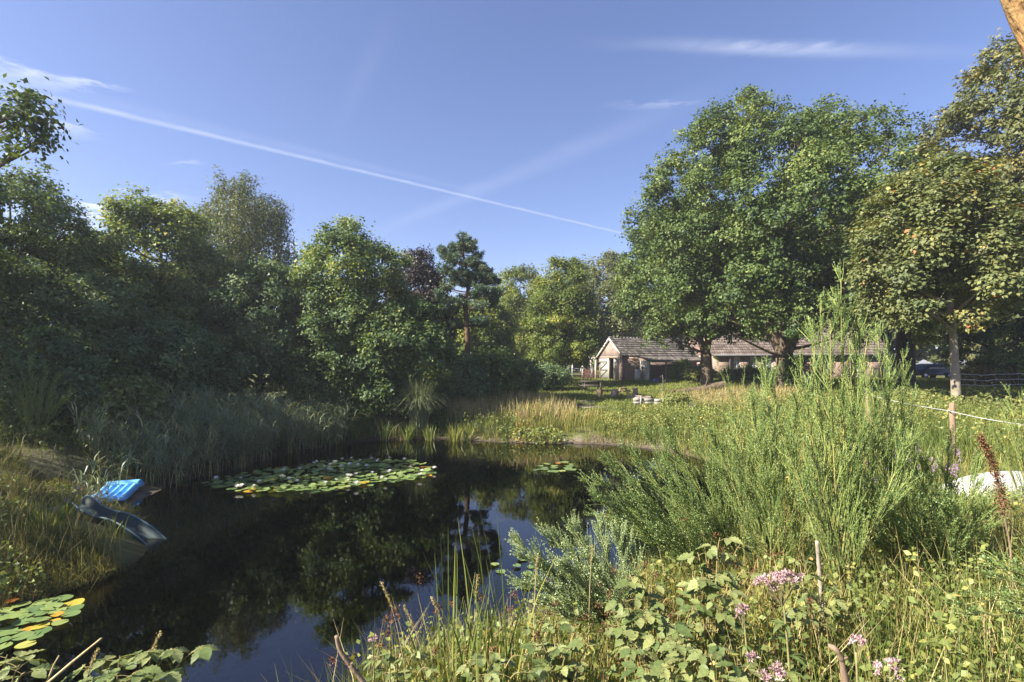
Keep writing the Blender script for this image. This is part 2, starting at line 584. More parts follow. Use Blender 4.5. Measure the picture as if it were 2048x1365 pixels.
M['barkbirch'] = surf_mat('birch_bark', [(.35, (.10, .09, .08)), (.5, (.45, .43, .40)), (.8, (.62, .60, .56))], 8, 6, .8, .4, (1, 1, 2.5), 20)
M['barklean'] = surf_mat('leaning_bark', [(.30, (.16, .085, .035)), (.55, (.36, .22, .09)), (.8, (.52, .38, .20))], 14, 8, .85, 1.0, (1, 1, .5), 26, dist=.03)
M['greywood'] = surf_mat('weathered_wood', [(.3, (.19, .175, .155)), (.6, (.33, .31, .285)), (.8, (.46, .44, .41))], 5, 6, .85, .5, (1, 8, 8), 9, dist=.01)
M['darkwood'] = surf_mat('dark_wood', [(.3, (.050, .042, .036)), (.6, (.105, .090, .075)), (.8, (.17, .15, .13))], 6, 6, .85, .5, (1, 6, 6), 12, dist=.01)
M['brownwood'] = surf_mat('brown_wood', [(.3, (.12, .080, .050)), (.6, (.24, .17, .115)), (.8, (.36, .28, .20))], 6, 6, .85, .6, (3, 3, .6), 14, dist=.01)
M['logwood'] = surf_mat('cut_log', [(.3, (.15, .12, .09)), (.6, (.30, .25, .19)), (.8, (.44, .39, .32))], 9, 6, .9, .7, (1, 1, 1), 18, dist=.02)
M['paintwood'] = surf_mat('painted_wood', [(.3, (.42, .39, .34)), (.7, (.60, .57, .51))], 5, 6, .7, .25, (1, 1, .3), 12, dist=.006)
M['doorpaint'] = surf_mat('door_paint', [(.3, (.26, .26, .22)), (.7, (.40, .39, .34))], 4, 6, .7, .25, (1, 1, .3), 12, dist=.006)
M['rope'] = surf_mat('rope', [(.3, (.32, .32, .32)), (.7, (.48, .48, .47))], 60, 3, .7, .4, dist=.005)
M['steel'] = surf_mat('galvanised', [(.3, (.34, .36, .38)), (.7, (.52, .54, .56))], 8, 4, .45, .1, metallic=.6)
M['barrel'] = surf_mat('barrel_plastic', [(.3, (.42, .42, .41)), (.7, (.56, .56, .54))], 5, 4, .5, .1)
M['mattress'] = surf_mat('blue_vinyl', [(.3, (.13, .40, .78)), (.7, (.18, .50, .88))], 3, 3, .5, .08, spec=.4)
M['slide'] = surf_mat('slide_plastic', [(.3, (.018, .036, .038)), (.7, (.036, .062, .064))], 5, 5, .6, .1, spec=.25)
M['sliderail'] = surf_mat('slide_rim', [(.3, (.10, .16, .18)), (.7, (.17, .24, .27))], 5, 5, .55, .1, spec=.3)
M['hull'] = surf_mat('white_hull', [(.3, (.36, .35, .32)), (.7, (.52, .52, .50))], 3, 6, .6, .08, spec=.5)
M['glass'] = surf_mat('window_glass', [(.3, (.03, .035, .04)), (.7, (.05, .055, .06))], 2, 2, .15, 0, spec=.6)
M['blind'] = surf_mat('window_blind', [(.3, (.50, .53, .54)), (.7, (.62, .64, .65))], 3, 2, .6, 0)
M['frame'] = surf_mat('window_frame', [(.3, (.72, .71, .68)), (.7, (.80, .79, .77))], 3, 2, .5, 0)
M['gutter'] = surf_mat('gutter_zinc', [(.3, (.10, .10, .11)), (.7, (.16, .16, .17))], 6, 3, .5, .1)
M['carpaint'] = surf_mat('dark_car_paint', [(.3, (.006, .007, .011)), (.7, (.010, .012, .018))], 2, 2, .45, 0, spec=.4)
M['rubber'] = surf_mat('tyre_rubber', [(.3, (.012, .012, .012)), (.7, (.022, .022, .022))], 8, 3, .8, .1)
M['bluebag'] = surf_mat('blue_plastic', [(.3, (.03, .06, .30)), (.7, (.05, .10, .42))], 6, 3, .4, .3)
M['dock'] = leaf_mat('dock_seed', [(0.0, (.065, .030, .014)), (.5, (.14, .070, .034)), (1, (.24, .14, .07))], .12, .7, .2, tint=(1.1, .8, .6))
M['redflower'] = leaf_mat('red_flower', [(0.0, (.16, .07, .05)), (1, (.30, .13, .10))], .2, .7, .2, tint=(1, .8, .8))
M['paleflower'] = leaf_mat('pale_flower', [(0.0, (.20, .13, .11)), (1, (.36, .26, .23))], .2, .7, .2, tint=(1, .95, .95))


def brick_mat(name, c1, c2, mortar, scale=1.0):
    m = bpy.data.materials.new(name)
    nt, N, L = nodes(m)
    out = N.new('ShaderNodeOutputMaterial')
    tc = N.new('ShaderNodeTexCoord')
    geo = N.new('ShaderNodeNewGeometry')
    sep = N.new('ShaderNodeSeparateXYZ')
    L.new(tc.outputs['Object'], sep.inputs[0])
    add = N.new('ShaderNodeMath')
    add.operation = 'ADD'
    L.new(sep.outputs[0], add.inputs[0])
    L.new(sep.outputs[1], add.inputs[1])
    cmb = N.new('ShaderNodeCombineXYZ')
    L.new(add.outputs[0], cmb.inputs[0])
    L.new(sep.outputs[2], cmb.inputs[1])
    b = N.new('ShaderNodeTexBrick')
    b.inputs['Color1'].default_value = (*c1, 1)
    b.inputs['Color2'].default_value = (*c2, 1)
    b.inputs['Mortar'].default_value = (*mortar, 1)
    b.inputs['Scale'].default_value = scale
    b.inputs['Mortar Size'].default_value = .010
    b.inputs['Brick Width'].default_value = .21
    b.inputs['Row Height'].default_value = .062
    L.new(cmb.outputs[0], b.inputs['Vector'])
    n1 = N.new('ShaderNodeTexNoise')
    n1.inputs['Scale'].default_value = 1.3
    n1.inputs['Detail'].default_value = 6
    L.new(tc.outputs['Object'], n1.inputs['Vector'])
    mx = N.new('ShaderNodeMix')
    mx.data_type = 'RGBA'
    mx.blend_type = 'MULTIPLY'
    mx.inputs[0].default_value = 1
    rr = ramp_node(N, [(.3, (.72, .70, .68)), (.7, (1.12, 1.1, 1.08))])
    L.new(n1.outputs[0], rr.inputs[0])
    L.new(b.outputs['Color'], mx.inputs[6])
    L.new(rr.outputs[0], mx.inputs[7])
    p = N.new('ShaderNodeBsdfPrincipled')
    p.inputs['Roughness'].default_value = .9
    L.new(mx.outputs[2], p.inputs['Base Color'])
    bp = N.new('ShaderNodeBump')
    bp.inputs['Strength'].default_value = .4
    bp.inputs['Distance'].default_value = .008
    bp.invert = True
    L.new(b.outputs['Fac'], bp.inputs['Height'])
    L.new(bp.outputs[0], p.inputs['Normal'])
    L.new(p.outputs[0], out.inputs[0])
    return m


M['brick'] = brick_mat('shed_brick', (.235, .155, .125), (.285, .20, .165), (.28, .24, .21))
M['brickhouse'] = brick_mat('house_brick', (.27, .165, .135), (.33, .21, .175), (.31, .26, .23))
M['tile'] = surf_mat('roof_tile', [(.3, (.095, .083, .075)), (.55, (.175, .152, .135)), (.8, (.26, .235, .21))], 3, 7, .85, .4, (1, 1, 1), 22, usevar=.5)
M['tilehouse'] = surf_mat('house_roof_tile', [(.3, (.13, .10, .088)), (.55, (.19, .15, .132)), (.8, (.25, .21, .185))], 3, 7, .85, .4, (1, 1, 1), 22, usevar=.5)


def ground_mat():
    m = bpy.data.materials.new('ground_soil')
    nt, N, L = nodes(m)
    out = N.new('ShaderNodeOutputMaterial')
    geo = N.new('ShaderNodeNewGeometry')

    def noise(s, d):
        n = N.new('ShaderNodeTexNoise')
        n.inputs['Scale'].default_value = s
        n.inputs['Detail'].default_value = d
        n.inputs['Roughness'].default_value = .65
        L.new(geo.outputs['Position'], n.inputs['Vector'])
        return n.outputs[0]

    def mixc(f, a, b):
        n = N.new('ShaderNodeMix')
        n.data_type = 'RGBA'
        L.new(f, n.inputs[0])
        L.new(a, n.inputs[6])
        L.new(b, n.inputs[7])
        return n.outputs[2]

    def attr(k):
        n = N.new('ShaderNodeAttribute')
        n.attribute_name = k
        return n.outputs['Fac']

    g = ramp_node(N, [(.32, (.045, .055, .020)), (.5, (.085, .095, .030)), (.68, (.15, .135, .055))])
    L.new(noise(1.3, 8), g.inputs[0])
    e = ramp_node(N, [(.3, (.075, .058, .042)), (.5, (.145, .115, .088)), (.7, (.235, .195, .155))])
    L.new(noise(3.5, 9), e.inputs[0])
    w = ramp_node(N, [(.3, (.014, .010, .007)), (.5, (.035, .024, .014)), (.7, (.075, .046, .022))])
    L.new(noise(2.2, 8), w.inputs[0])
    c = mixc(attr('earth'), g.outputs[0], e.outputs[0])
    c = mixc(attr('mud'), c, w.outputs[0])
    p = N.new('ShaderNodeBsdfPrincipled')
    p.inputs['Roughness'].default_value = .92
    p.inputs['Specular IOR Level'].default_value = .2
    L.new(c, p.inputs['Base Color'])
    b = N.new('ShaderNodeBump')
    b.inputs['Strength'].default_value = .8
    b.inputs['Distance'].default_value = .06
    L.new(noise(9, 9), b.inputs['Height'])
    L.new(b.outputs[0], p.inputs['Normal'])
    L.new(p.outputs[0], out.inputs[0])
    return m


def water_mat():
    m = bpy.data.materials.new('pond_water')
    nt, N, L = nodes(m)
    out = N.new('ShaderNodeOutputMaterial')
    geo = N.new('ShaderNodeNewGeometry')
    mp = N.new('ShaderNodeMapping')
    mp.inputs['Scale'].default_value = (1, 1.0, 1)
    L.new(geo.outputs['Position'], mp.inputs[0])
    n1 = N.new('ShaderNodeTexNoise')
    n1.inputs['Scale'].default_value = 2.4
    n1.inputs['Detail'].default_value = 5
    L.new(mp.outputs[0], n1.inputs['Vector'])
    b = N.new('ShaderNodeBump')
    b.inputs['Strength'].default_value = .04
    b.inputs['Distance'].default_value = .03
    L.new(n1.outputs[0], b.inputs['Height'])
    fr = N.new('ShaderNodeFresnel')
    fr.inputs['IOR'].default_value = 1.75
    L.new(b.outputs[0], fr.inputs['Normal'])
    tr = N.new('ShaderNodeBsdfTransparent')
    tr.inputs['Color'].default_value = (.34, .25, .15, 1)
    gl = N.new('ShaderNodeBsdfGlossy')
    gl.inputs['Roughness'].default_value = .015
    gl.inputs['Color'].default_value = (.95, .95, .95, 1)
    L.new(b.outputs[0], gl.inputs['Normal'])
    # a little floating dust and pollen on the surface
    df = N.new('ShaderNodeBsdfDiffuse')
    df.inputs['Color'].default_value = (.16, .15, .11, 1)
    n2 = N.new('ShaderNodeTexNoise')
    n2.inputs['Scale'].default_value = 26
    n2.inputs['Detail'].default_value = 4
    L.new(geo.outputs['Position'], n2.inputs['Vector'])
    rr = ramp_node(N, [(.68, (0, 0, 0)), (.78, (.35, .35, .35))])
    L.new(n2.outputs[0], rr.inputs[0])
    ms = N.new('ShaderNodeMixShader')
    L.new(fr.outputs[0], ms.inputs[0])
    L.new(tr.outputs[0], ms.inputs[1])
    L.new(gl.outputs[0], ms.inputs[2])
    m2 = N.new('ShaderNodeMixShader')
    L.new(rr.outputs[0], m2.inputs[0])
    L.new(ms.outputs[0], m2.inputs[1])
    L.new(df.outputs[0], m2.inputs[2])
    L.new(m2.outputs[0], out.inputs[0])
    return m


# ------------------------------------------------------------------ terrain and pond
WL = -1.5
SHORE = poly([(-8.2, 5.9), (-7.2, 6.35), (-6.6, 6.75), (-6.2, 7.25), (-6.0, 8.0), (-6.35, 8.9), (-7.2, 9.8), (-8.2, 10.6), (-8.55, 11.5), (-8.7, 12.5),
              (-8.9, 13.4), (-8.7, 14.3), (-8.0, 16.8), (-7.4, 18.7), (-6.3, 20.3), (-4.5, 21.1), (-2.6, 21.2), (-.5, 20.5), (1.5, 20.2),
              (3.2, 20.0), (4.8, 19.2), (6.1, 17.5), (6.3, 15), (5.6, 12.5), (4.6, 10.3), (3.4, 8.5), (1.9, 7.0), (.7, 6.0), (-.5, 5.1), (-1.8, 4.5),
              (-3.5, 4.0), (-6, 3.9), (-8.6, 4.2), (-9.2, 5.0), (-8.2, 5.9)], 6)[:-1]
PA, PB = SHORE, np.roll(SHORE, -1, 0)


def shore_dist(x, y):
    """signed distance to the water's edge: + on land, - in the pond"""
    x, y = np.atleast_1d(np.asarray(x, float)), np.atleast_1d(np.asarray(y, float))
    out = np.empty(len(x))
    for s in range(0, len(x), 20000):
        p = np.stack([x[s:s + 20000], y[s:s + 20000]], 1)
        ab = (PB - PA)[None]
        ap = p[:, None] - PA[None]
        t = np.clip((ap * ab).sum(-1) / (ab * ab).sum(-1), 0, 1)
        d = np.sqrt(((ap - ab * t[..., None]) ** 2).sum(-1)).min(1)
        c = ((PA[None, :, 1] > p[:, 1:]) != (PB[None, :, 1] > p[:, 1:]))
        xi = PA[None, :, 0] + (p[:, 1:] - PA[None, :, 1]) / np.where(np.abs(PB - PA)[None, :, 1] < 1e-9, 1e-9, (PB - PA)[None, :, 1]) * (PB - PA)[None, :, 0]
        ins = (c & (p[:, :1] < xi)).sum(1) % 2 == 1
        out[s:s + 20000] = np.where(ins, -d, d)
    return out


def sstep(a, b, x):
    t = np.clip((x - a) / (b - a), 0, 1)
    return t * t * (3 - 2 * t)


def zt(x, y, sd=None):
    x, y = np.atleast_1d(np.asarray(x, float)), np.atleast_1d(np.asarray(y, float))
    d = shore_dist(x, y) if sd is None else sd
    dl = np.maximum(d, 0)
    rag = np.sin(x * 2.3 + 1.1 * np.sin(x * 5.1)) * .16 + np.sin(x * 7.7 + y * 3) * .07
    df = np.maximum(dl + rag * sstep(0, .5, dl), 0)
    far = np.interp(df, [0, .2, .6, 3, 8, 16, 26, 60], [WL, -1.43, -1.28, -1.0, -.75, -.43, 0.05, .12])
    sc = 2.9 - 1.25 * (1 - sstep(4.5, 8, y)) * sstep(-4.5, -2, x)
    side = WL + 1.5 * (1 - np.exp(-dl / sc)) + .1 * sstep(8, 30, dl)
    beach = WL + np.interp(dl, [0, 1.5, 3.5, 7, 20, 60], [0, .13, .55, 1.1, 1.5, 1.6])
    wf = sstep(17, 22, y) * (1 - sstep(10, 17, x))
    wb = np.exp(-(((x + 9.3) / 2.0) ** 2 + ((y - 11.9) / 1.5) ** 2) ** 2)
    land = side * (1 - wf) + far * wf
    land = land * (1 - wb) + beach * wb
    deep = WL - np.interp(-np.minimum(d, 0), [0, .4, 1.5, 4], [0, .14, .55, 1.0]) * (1 - .72 * np.exp(-((x + 8.0) / 1.6) ** 2 - ((y - 11.5) / 1.6) ** 2))
    bump = .035 * np.sin(x * 1.9 + 1.3 * np.sin(y * 1.1)) * np.sin(y * 1.7 + .9 * np.sin(x * .8)) + .02 * np.sin(x * 4.3 + y * 1.2) * np.sin(y * 3.9 - x)
    return np.where(d >= 0, land + bump * sstep(.1, 1.0, dl), deep)


def axis(lo, hi, step, far_lo, far_hi):
    a = list(np.arange(lo, hi + 1e-6, step))
    s, v = step, hi
    while v < far_hi:
        s *= 1.22
        v += s
        a.append(v)
    s, v = step, lo
    while v > far_lo:
        s *= 1.22
        v -= s
        a.insert(0, v)
    return np.array(a)


gx, gy = axis(-13, 13, .2, -700, 700), axis(1.0, 26, .2, -300, 1200)
XX, YY = np.meshgrid(gx, gy)
xf, yf = XX.ravel(), YY.ravel()
sdg = shore_dist(xf, yf)
zg = zt(xf, yf, sdg)
nx, ny = len(gx), len(gy)
ii = (np.arange(ny - 1)[:, None] * nx + np.arange(nx - 1)[None])
Fg = np.stack([ii, ii + 1, ii + nx + 1, ii + nx], -1).reshape(-1, 4)
earth = np.exp(-(((xf - 2.2) / 5.2) ** 4)) * sstep(17, 19, yf) * (1 - sstep(.35, .8, sdg + .25 * np.sin(xf * 2.9 + np.sin(xf * 6.1)) + .12 * np.sin(xf * 9.0 + yf * 4))) * (sdg > -1)
earth = np.maximum(earth, np.exp(-(((xf + 8.9) / 1.8) ** 2 + ((yf - 11.7) / 1.7) ** 2)) * (1 - sstep(1.2, 2.4, sdg)))
earth = np.maximum(earth, .45 * np.exp(-(((xf + 11.8) / 1.8) ** 2 + ((yf - 12.0) / 1.4) ** 2) ** 2))
earth = np.maximum(earth, .95 * np.exp(-(((xf - 20.0) / 3.2) ** 2 + ((yf - 18.6) / 1.9) ** 2) ** 2))
earth = np.maximum(earth, np.exp(-(((xf - 7.6) / 1.6) ** 2 + ((yf - 8.4) / 1.2) ** 2)) * .7)
mud = (1 - sstep(-.10, .22, sdg)) * (1 - .75 * np.exp(-(((xf + 8.4) / 1.3) ** 2 + ((yf - 11.4) / 1.3) ** 2)))
mud = np.maximum(mud, .85 * (1 - sstep(.3, .9, sdg)) * (1 - sstep(-3.5, -2, xf)) * sstep(12.5, 13.5, yf))
link('ground', mesh('ground', np.stack([xf, yf, zg], 1), [Fg], ground_mat(), smooth=True, attrs={'earth': earth, 'mud': mud}), kind='structure')

wv = np.array([(x, y, WL) for y in np.linspace(2.8, 22.6, 40) for x in np.linspace(-10.6, 8.0, 38)])
wi = (np.arange(39)[:, None] * 38 + np.arange(37)[None])
link('pond_water', mesh('pond_water', wv, [np.stack([wi, wi + 1, wi + 39, wi + 38], -1).reshape(-1, 4)], water_mat()), kind='structure',
     label='still dark pond reflecting trees and sky', category='pond')


def gz(x, y):
    return float(zt(x, y)[0])


# ------------------------------------------------------------------ trees
def crown_lobes(rng, c, r, nl, lf, inner=.3, lowcut=-.55):
    out = []
    for i in range(nl):
        zc = 1 - (i + .5) / nl * (1 - lowcut)
        ph = i * 2.39996 + rng.uniform(-.35, .35)
        zc = np.clip(zc + rng.uniform(-.10, .10), -1, 1)
        s = math.sqrt(1 - zc * zc)
        d = np.array([s * math.cos(ph), s * math.sin(ph), zc])
        lr = lf * (r[0] * .6 + r[2] * .4) * rng.uniform(.72, 1.28)
        out.append((c + d * (np.asarray(r) - lr * .85) * rng.uniform(.80, 1.06), lr, d))
    for i in range(int(nl * inner)):
        d = rnd_dirs(rng, 1)[0]
        out.append((c + d * np.asarray(r) * rng.uniform(.15, .5), lf * r[0] * rng.uniform(.8, 1.1), d))
    return out


def tree(name, label, x, y, H, r, cb, mat, bark, seed, n=30000, ls=.2, nl=26, lf=.30, tr=.2, tmpl=TRI, sig=.22, up=.45, ry=None, forks=0, fork_h=1.6, lean=(0, 0),
         weep=0.0, group=None, cat='tree', extra=(), lowcut=-.55, layer=0.0, conic=0.0, zbase=None, tone=0.0):
    rng = np.random.default_rng(seed)
    z0 = gz(x, y) - .05 if zbase is None else zbase
    base = np.array([x, y, z0])
    ry = ry or r
    c = np.array([lean[0], lean[1], (cb + H) / 2])
    R = (r, ry, (H - cb) / 2)
    lobes = crown_lobes(rng, c, R, nl, lf, lowcut=lowcut)
    if conic:
        l2 = []
        for p, lr, d in lobes:
            h = (p[2] - cb) / (H - cb)
            k = np.interp(h, [0, .25, .6, 1], [.85, 1.0, .8, .30 + (1 - conic) * .5])
            l2.append((np.array([c[0] + (p[0] - c[0]) * k, c[1] + (p[1] - c[1]) * k, p[2]]), lr * (.55 + .45 * k), d))
        lobes = l2
    for e in extra:
        lobes.append((np.array(e[:3]) - np.array([x, y, z0]), e[3], nz(np.array(e[:3]) - np.array([x, y, z0]) - c)))
    # skeleton
    W = Acc()
    skel = []
    if forks:
        tp = poly([(0, 0, -.2), (rng.uniform(-.05, .05), rng.uniform(-.05, .05), fork_h * .5), (lean[0] * .05, lean[1] * .05, fork_h)], 5)
        W.tube(tp, np.interp(np.linspace(0, 1, len(tp)), [0, .12, .4, 1], [tr * 1.45, tr * 1.12, tr, tr * .98]), 10)
        skel += [(q, tr * .9) for q in tp[-2:]]
        for k in range(forks):
            a = k * 2 * math.pi / forks + rng.uniform(-.4, .4) + .9
            e = np.array([lean[0] + math.cos(a) * r * .34, lean[1] + math.sin(a) * ry * .34, cb + (H - cb) * rng.uniform(.66, .82)])
            m1 = np.array([math.cos(a) * r * .16, math.sin(a) * ry * .16, fork_h + (e[2] - fork_h) * .32])
            sp = poly([tp[-2], m1, m1 * .45 + e * .55 + rng.uniform(-.25, .25, 3), e], 5)
            rr = np.linspace(tr * .66, .04, len(sp))
            W.tube(sp, rr, 8)
            skel += list(zip(sp, rr))
    else:
        top = np.array([lean[0], lean[1], cb + (H - cb) * .82])
        tp = poly([(0, 0, -.2), (lean[0] * .12 + rng.uniform(-.1, .1), lean[1] * .12, top[2] * .3), (lean[0] * .5 + rng.uniform(-.15, .15), lean[1] * .5, top[2] * .65), top], 6)
        rr = np.interp(np.linspace(0, 1, len(tp)), [0, .06, .3, 1], [tr * 1.4, tr * 1.08, tr * .85, .03])
        W.tube(tp, rr, 8)
        skel += [(p, q) for p, q in zip(tp, rr) if p[2] > cb * .55]
    Bq = Acc()
    sk = np.array([p for p, _ in skel])
    sr = np.array([q for _, q in skel])
    PV, CL, OUT, LR = [], [], [], []
    wts = np.array([l[1] ** 2 for l in lobes])
    wts = wts / wts.sum()
    for (lc, lr, d), w in zip(lobes, wts):
        hd = np.linalg.norm(sk[:, :2] - lc[:2], axis=1)
        cost = np.linalg.norm(sk - lc, axis=1) + 3.0 * np.maximum(0, sk[:, 2] - (lc[2] - .35 * hd))
        k = int(np.argmin(cost))
        a, r0 = sk[k], min(.11, sr[k] * .6, .045 * np.linalg.norm(sk[k] - lc) ** .8 + .02)
        mid = (a + lc) / 2 + np.array([0, 0, -.10 * np.linalg.norm(lc - a)]) + rng.normal(0, .06, 3) * np.linalg.norm(lc - a)
        bp = bez(a, mid, lc, 6)
        Bq.tube(bp, np.linspace(r0, .018, 6), 5)
        kc = max(6, int(9 * (lr / .8) ** 2) + 4)
        dd = nz(rng.normal(size=(kc, 3)) + .85 * d + np.array([0, 0, .45]))
        cc = lc + dd * lr * rng.uniform(.55, 1.08, (kc, 1))
        far_ = rng.random(kc) < .12
        cc = cc + dd * (far_ * rng.uniform(.15, .45, kc) * lr)[:, None]
        if layer:
            cc[:, 2] = np.round(cc[:, 2] / layer + rng.uniform(-.2, .2, kc)) * layer
        for q in cc[: 6]:
            Bq.tube(bez(lc * .6 + bp[3] * .4, (lc + q) / 2 + rng.normal(0, .08, 3), q, 4), np.linspace(.018, .005, 4), 3, cap=False)
        nn = int(n * w)
        ci = rng.integers(0, kc, nn)
        sg = sig * rng.uniform(.65, 1.35, kc)[ci][:, None]
        pv = cc[ci] + rng.normal(size=(nn, 3)) * sg * np.array([1, 1, .55 if layer else .72])
        if weep:
            pv[:, 2] -= rng.uniform(0, weep, nn) ** 1.5
            pv[:, :2] = cc[ci][:, :2] + (pv[:, :2] - cc[ci][:, :2]) * .55
        PV.append(pv)
        CL.append(rng.normal(0, 1, kc)[ci] * .11 + rng.normal(0, .09))
        OUT.append(nz(pv - lc))
    P = np.concatenate(PV)
    var = np.concatenate(CL)
    OUT = np.concatenate(OUT)
    nn = len(P)
    Nn = nz(rng.normal(size=(nn, 3)) * .55 + OUT * .85 + np.array([0, 0, up]))
    if layer:
        Nn = nz(rng.normal(size=(nn, 3)) * .40 + OUT * .65 + np.array([0, 0, .75]))
    T = rnd_dirs(rng, nn) + OUT * .5 + np.array([0, 0, -.35 - weep])
    S = ls * rng.uniform(.65, 1.25, nn)
    V, F = leaf_geo(P, Nn, T, S, tmpl, .75 if weep else 1)
    vv = np.clip(.44 + tone + var + rng.normal(0, .13, nn) + (rng.random(nn) < .02) * .35, 0, 1)
    cr = mesh('crown', V, [F], M[mat], np.repeat(vv, len(tmpl[0])))
    t = thing(name, label, cat, base, 0, group)
    link('trunk', W.build('trunk', M[bark], True), t)
    link('branches', Bq.build('branches', M[bark], True), t)
    link('crown', cr, t)
    return t


def shrub(name, label, x, y, H, r, mat, seed, n=14000, ls=.16, ry=None, nl=24, lf=.31, cat='shrub', group=None, sig=.17, tmpl=TRI, bark='barkdark', tone=0.0, up=.5, zdrop=0):
    rng = np.random.default_rng(seed)
    z0 = gz(x, y) - .05 - zdrop
    base = np.array([x, y, z0])
    ry = ry or r
    c = np.array([0, 0, H * .50])
    lobes = crown_lobes(rng, c, (r, ry, H * .52), nl, lf, .35, -.75)
    W = Acc()
    PV, CL, OUT = [], [], []
    wts = np.array([l[1] ** 2 for l in lobes])
    wts /= wts.sum()
    for i, ((lc, lr, d), w) in enumerate(zip(lobes, wts)):
        lc = lc.copy()
        lc[2] = max(lc[2], lr * .55)
        a = np.array([rng.normal(0, .12 * r), rng.normal(0, .12 * ry), -.1])
        W.tube(bez(a, np.array([lc[0] * .35, lc[1] * .35, lc[2] * .6]), lc, 6), np.linspace(.035 + .006 * H, .01, 6), 5)
        kc = max(6, int(12 * (lr / .9) ** 2) + 5)
        dd = nz(rng.normal(size=(kc, 3)) + .6 * d + np.array([0, 0, .45]))
        cc = lc + dd * lr * rng.uniform(.5, 1.1, (kc, 1))
        cc += dd * ((rng.random(kc) < .15) * rng.uniform(.15, .5, kc) * lr)[:, None]
        for q in cc[:4]:
            W.tube(bez(lc, (lc + q) / 2, q, 3), np.linspace(.012, .004, 3), 3, cap=False)
        nn = int(1.25 * n * w)
        ci = rng.integers(0, kc, nn)
        pv = cc[ci] + rng.normal(size=(nn, 3)) * sig * np.array([1, 1, .75])
        PV.append(pv)
        CL.append(rng.normal(0, 1, kc)[ci] * .10 + rng.normal(0, .05))
        OUT.append(nz(pv - lc))
    P = np.concatenate(PV)
    OUT = np.concatenate(OUT)
    nn = len(P)
    P[:, 2] = np.maximum(P[:, 2], rng.uniform(0, .25, nn))
    Nn = nz(rng.normal(size=(nn, 3)) * .55 + OUT * .8 + np.array([0, 0, up]))
    T = rnd_dirs(rng, nn) + OUT * .7
    V, F = leaf_geo(P, Nn, T, ls * .9 * rng.uniform(.6, 1.25, nn), tmpl)
    vv = np.clip(.45 + tone + np.concatenate(CL) + rng.normal(0, .13, nn), 0, 1)
    t = thing(name, label, cat, base, 0, group)
    link('stems', W.build('stems', M[bark], True), t)
    link('foliage', mesh('foliage', V, [F], M[mat], np.repeat(vv, len(tmpl[0]))), t)
    return t


# ------------------------------------------------------------------ the trees of the place
# right: the two oaks, the maple, the tall tree at the edge
tree('oak_tree', 'huge broad oak with low forked dark trunk right of the farm shed', at(1568, 31), 31, 16.2, 9.0, 2.1, 'oak', 'bark', 101, n=185000, ls=0.175, nl=92, lf=0.185,
     tr=.46, forks=4, fork_h=2.0, sig=.19, ry=7.5, lowcut=-.8, lean=(-.1, 0),
     extra=[(at(px, 31), 31 + dy, EYE + (HOR - py) / FPX * 31, rr) for px, py, dy, rr in ((1400, 300, -1, 1.6), (1440, 270, 0, 1.7), (1480, 262, -1, 1.7), (1500, 285, 1, 1.7), (1535, 255, 0, 1.6),
                                                                                 (1460, 330, -3, 1.6), (1350, 360, -1, 1.4), (1320, 400, -1, 1.3), (1650, 262, 0, 1.6), (1700, 285, -1, 1.6), (1510, 350, -4, 1.6),
                                                                                 (1340, 590, -1, 1.3), (1390, 645, -2, 1.1), (1470, 640, -3, 1.2), (1520, 655, -4, 1.1), (1640, 625, -3, 1.4), (1690, 655, -1, 1.2), (1430, 600, -3, 1.3), (1600, 610, -5, 1.3), (1720, 610, 0, 1.4))])
tree('oak_tree', 'oak with short light trunk in front of the shed roof', at(1412, 38.5), 38.5, 14.0, 7.0, 1.4, 'oak', 'bark', 102, n=100000, ls=0.2, nl=66, lf=0.195, tr=.40, sig=.20, ry=5.0,
     forks=3, fork_h=2.4, lowcut=-.8, lean=(-.2, 0), tone=.06)
tree('oak_tree', 'dark oak crown rising behind the broad oak and the young maple', at(1800, 41), 41, 17.0, 6.4, 3.0, 'oak', 'bark', 103, n=46000, ls=0.25, nl=44, lf=0.23, tr=.4, sig=0.3, tone=-.04)
tree('maple_tree', 'young maple with slender pale trunk and drooping layered leaves', at(1914, 18.9), 18.9, 9.7, 3.15, 2.3, 'maple', 'barkgrey', 104, n=46000, ls=0.15, nl=60, lf=0.2, tr=.155,
     tmpl=DIAMOND, sig=0.2, layer=.34, conic=.75, lean=(-.75, 0), lowcut=-.85)
tree('elm_tree', 'tall brownish green tree at the right edge behind the maple', 25.2, 24.5, 17.4, 4.9, 3.4, 'elm', 'barkdark', 105, n=75000, ls=0.18, nl=60, lf=0.2, tr=.35, sig=.19, lowcut=-.8)
tree('shade_tree', 'dark tree behind the fence tapes right of the maple trunk', at(1985, 36), 36, 10.5, 4.6, 1.6, 'left', 'barkdark', 106, n=34000, ls=0.22, nl=36, lf=0.26, tr=.26, lowcut=-.85, tone=-.05)
tree('shade_tree', 'dark tree whose trunk stands left of the maple trunk', at(1818, 35.5), 35.5, 12.5, 5.0, 3.0, 'left', 'barkdark', 107, n=34000, ls=0.22, nl=36, lf=0.26, tr=.36, lowcut=-.6, tone=-.06)

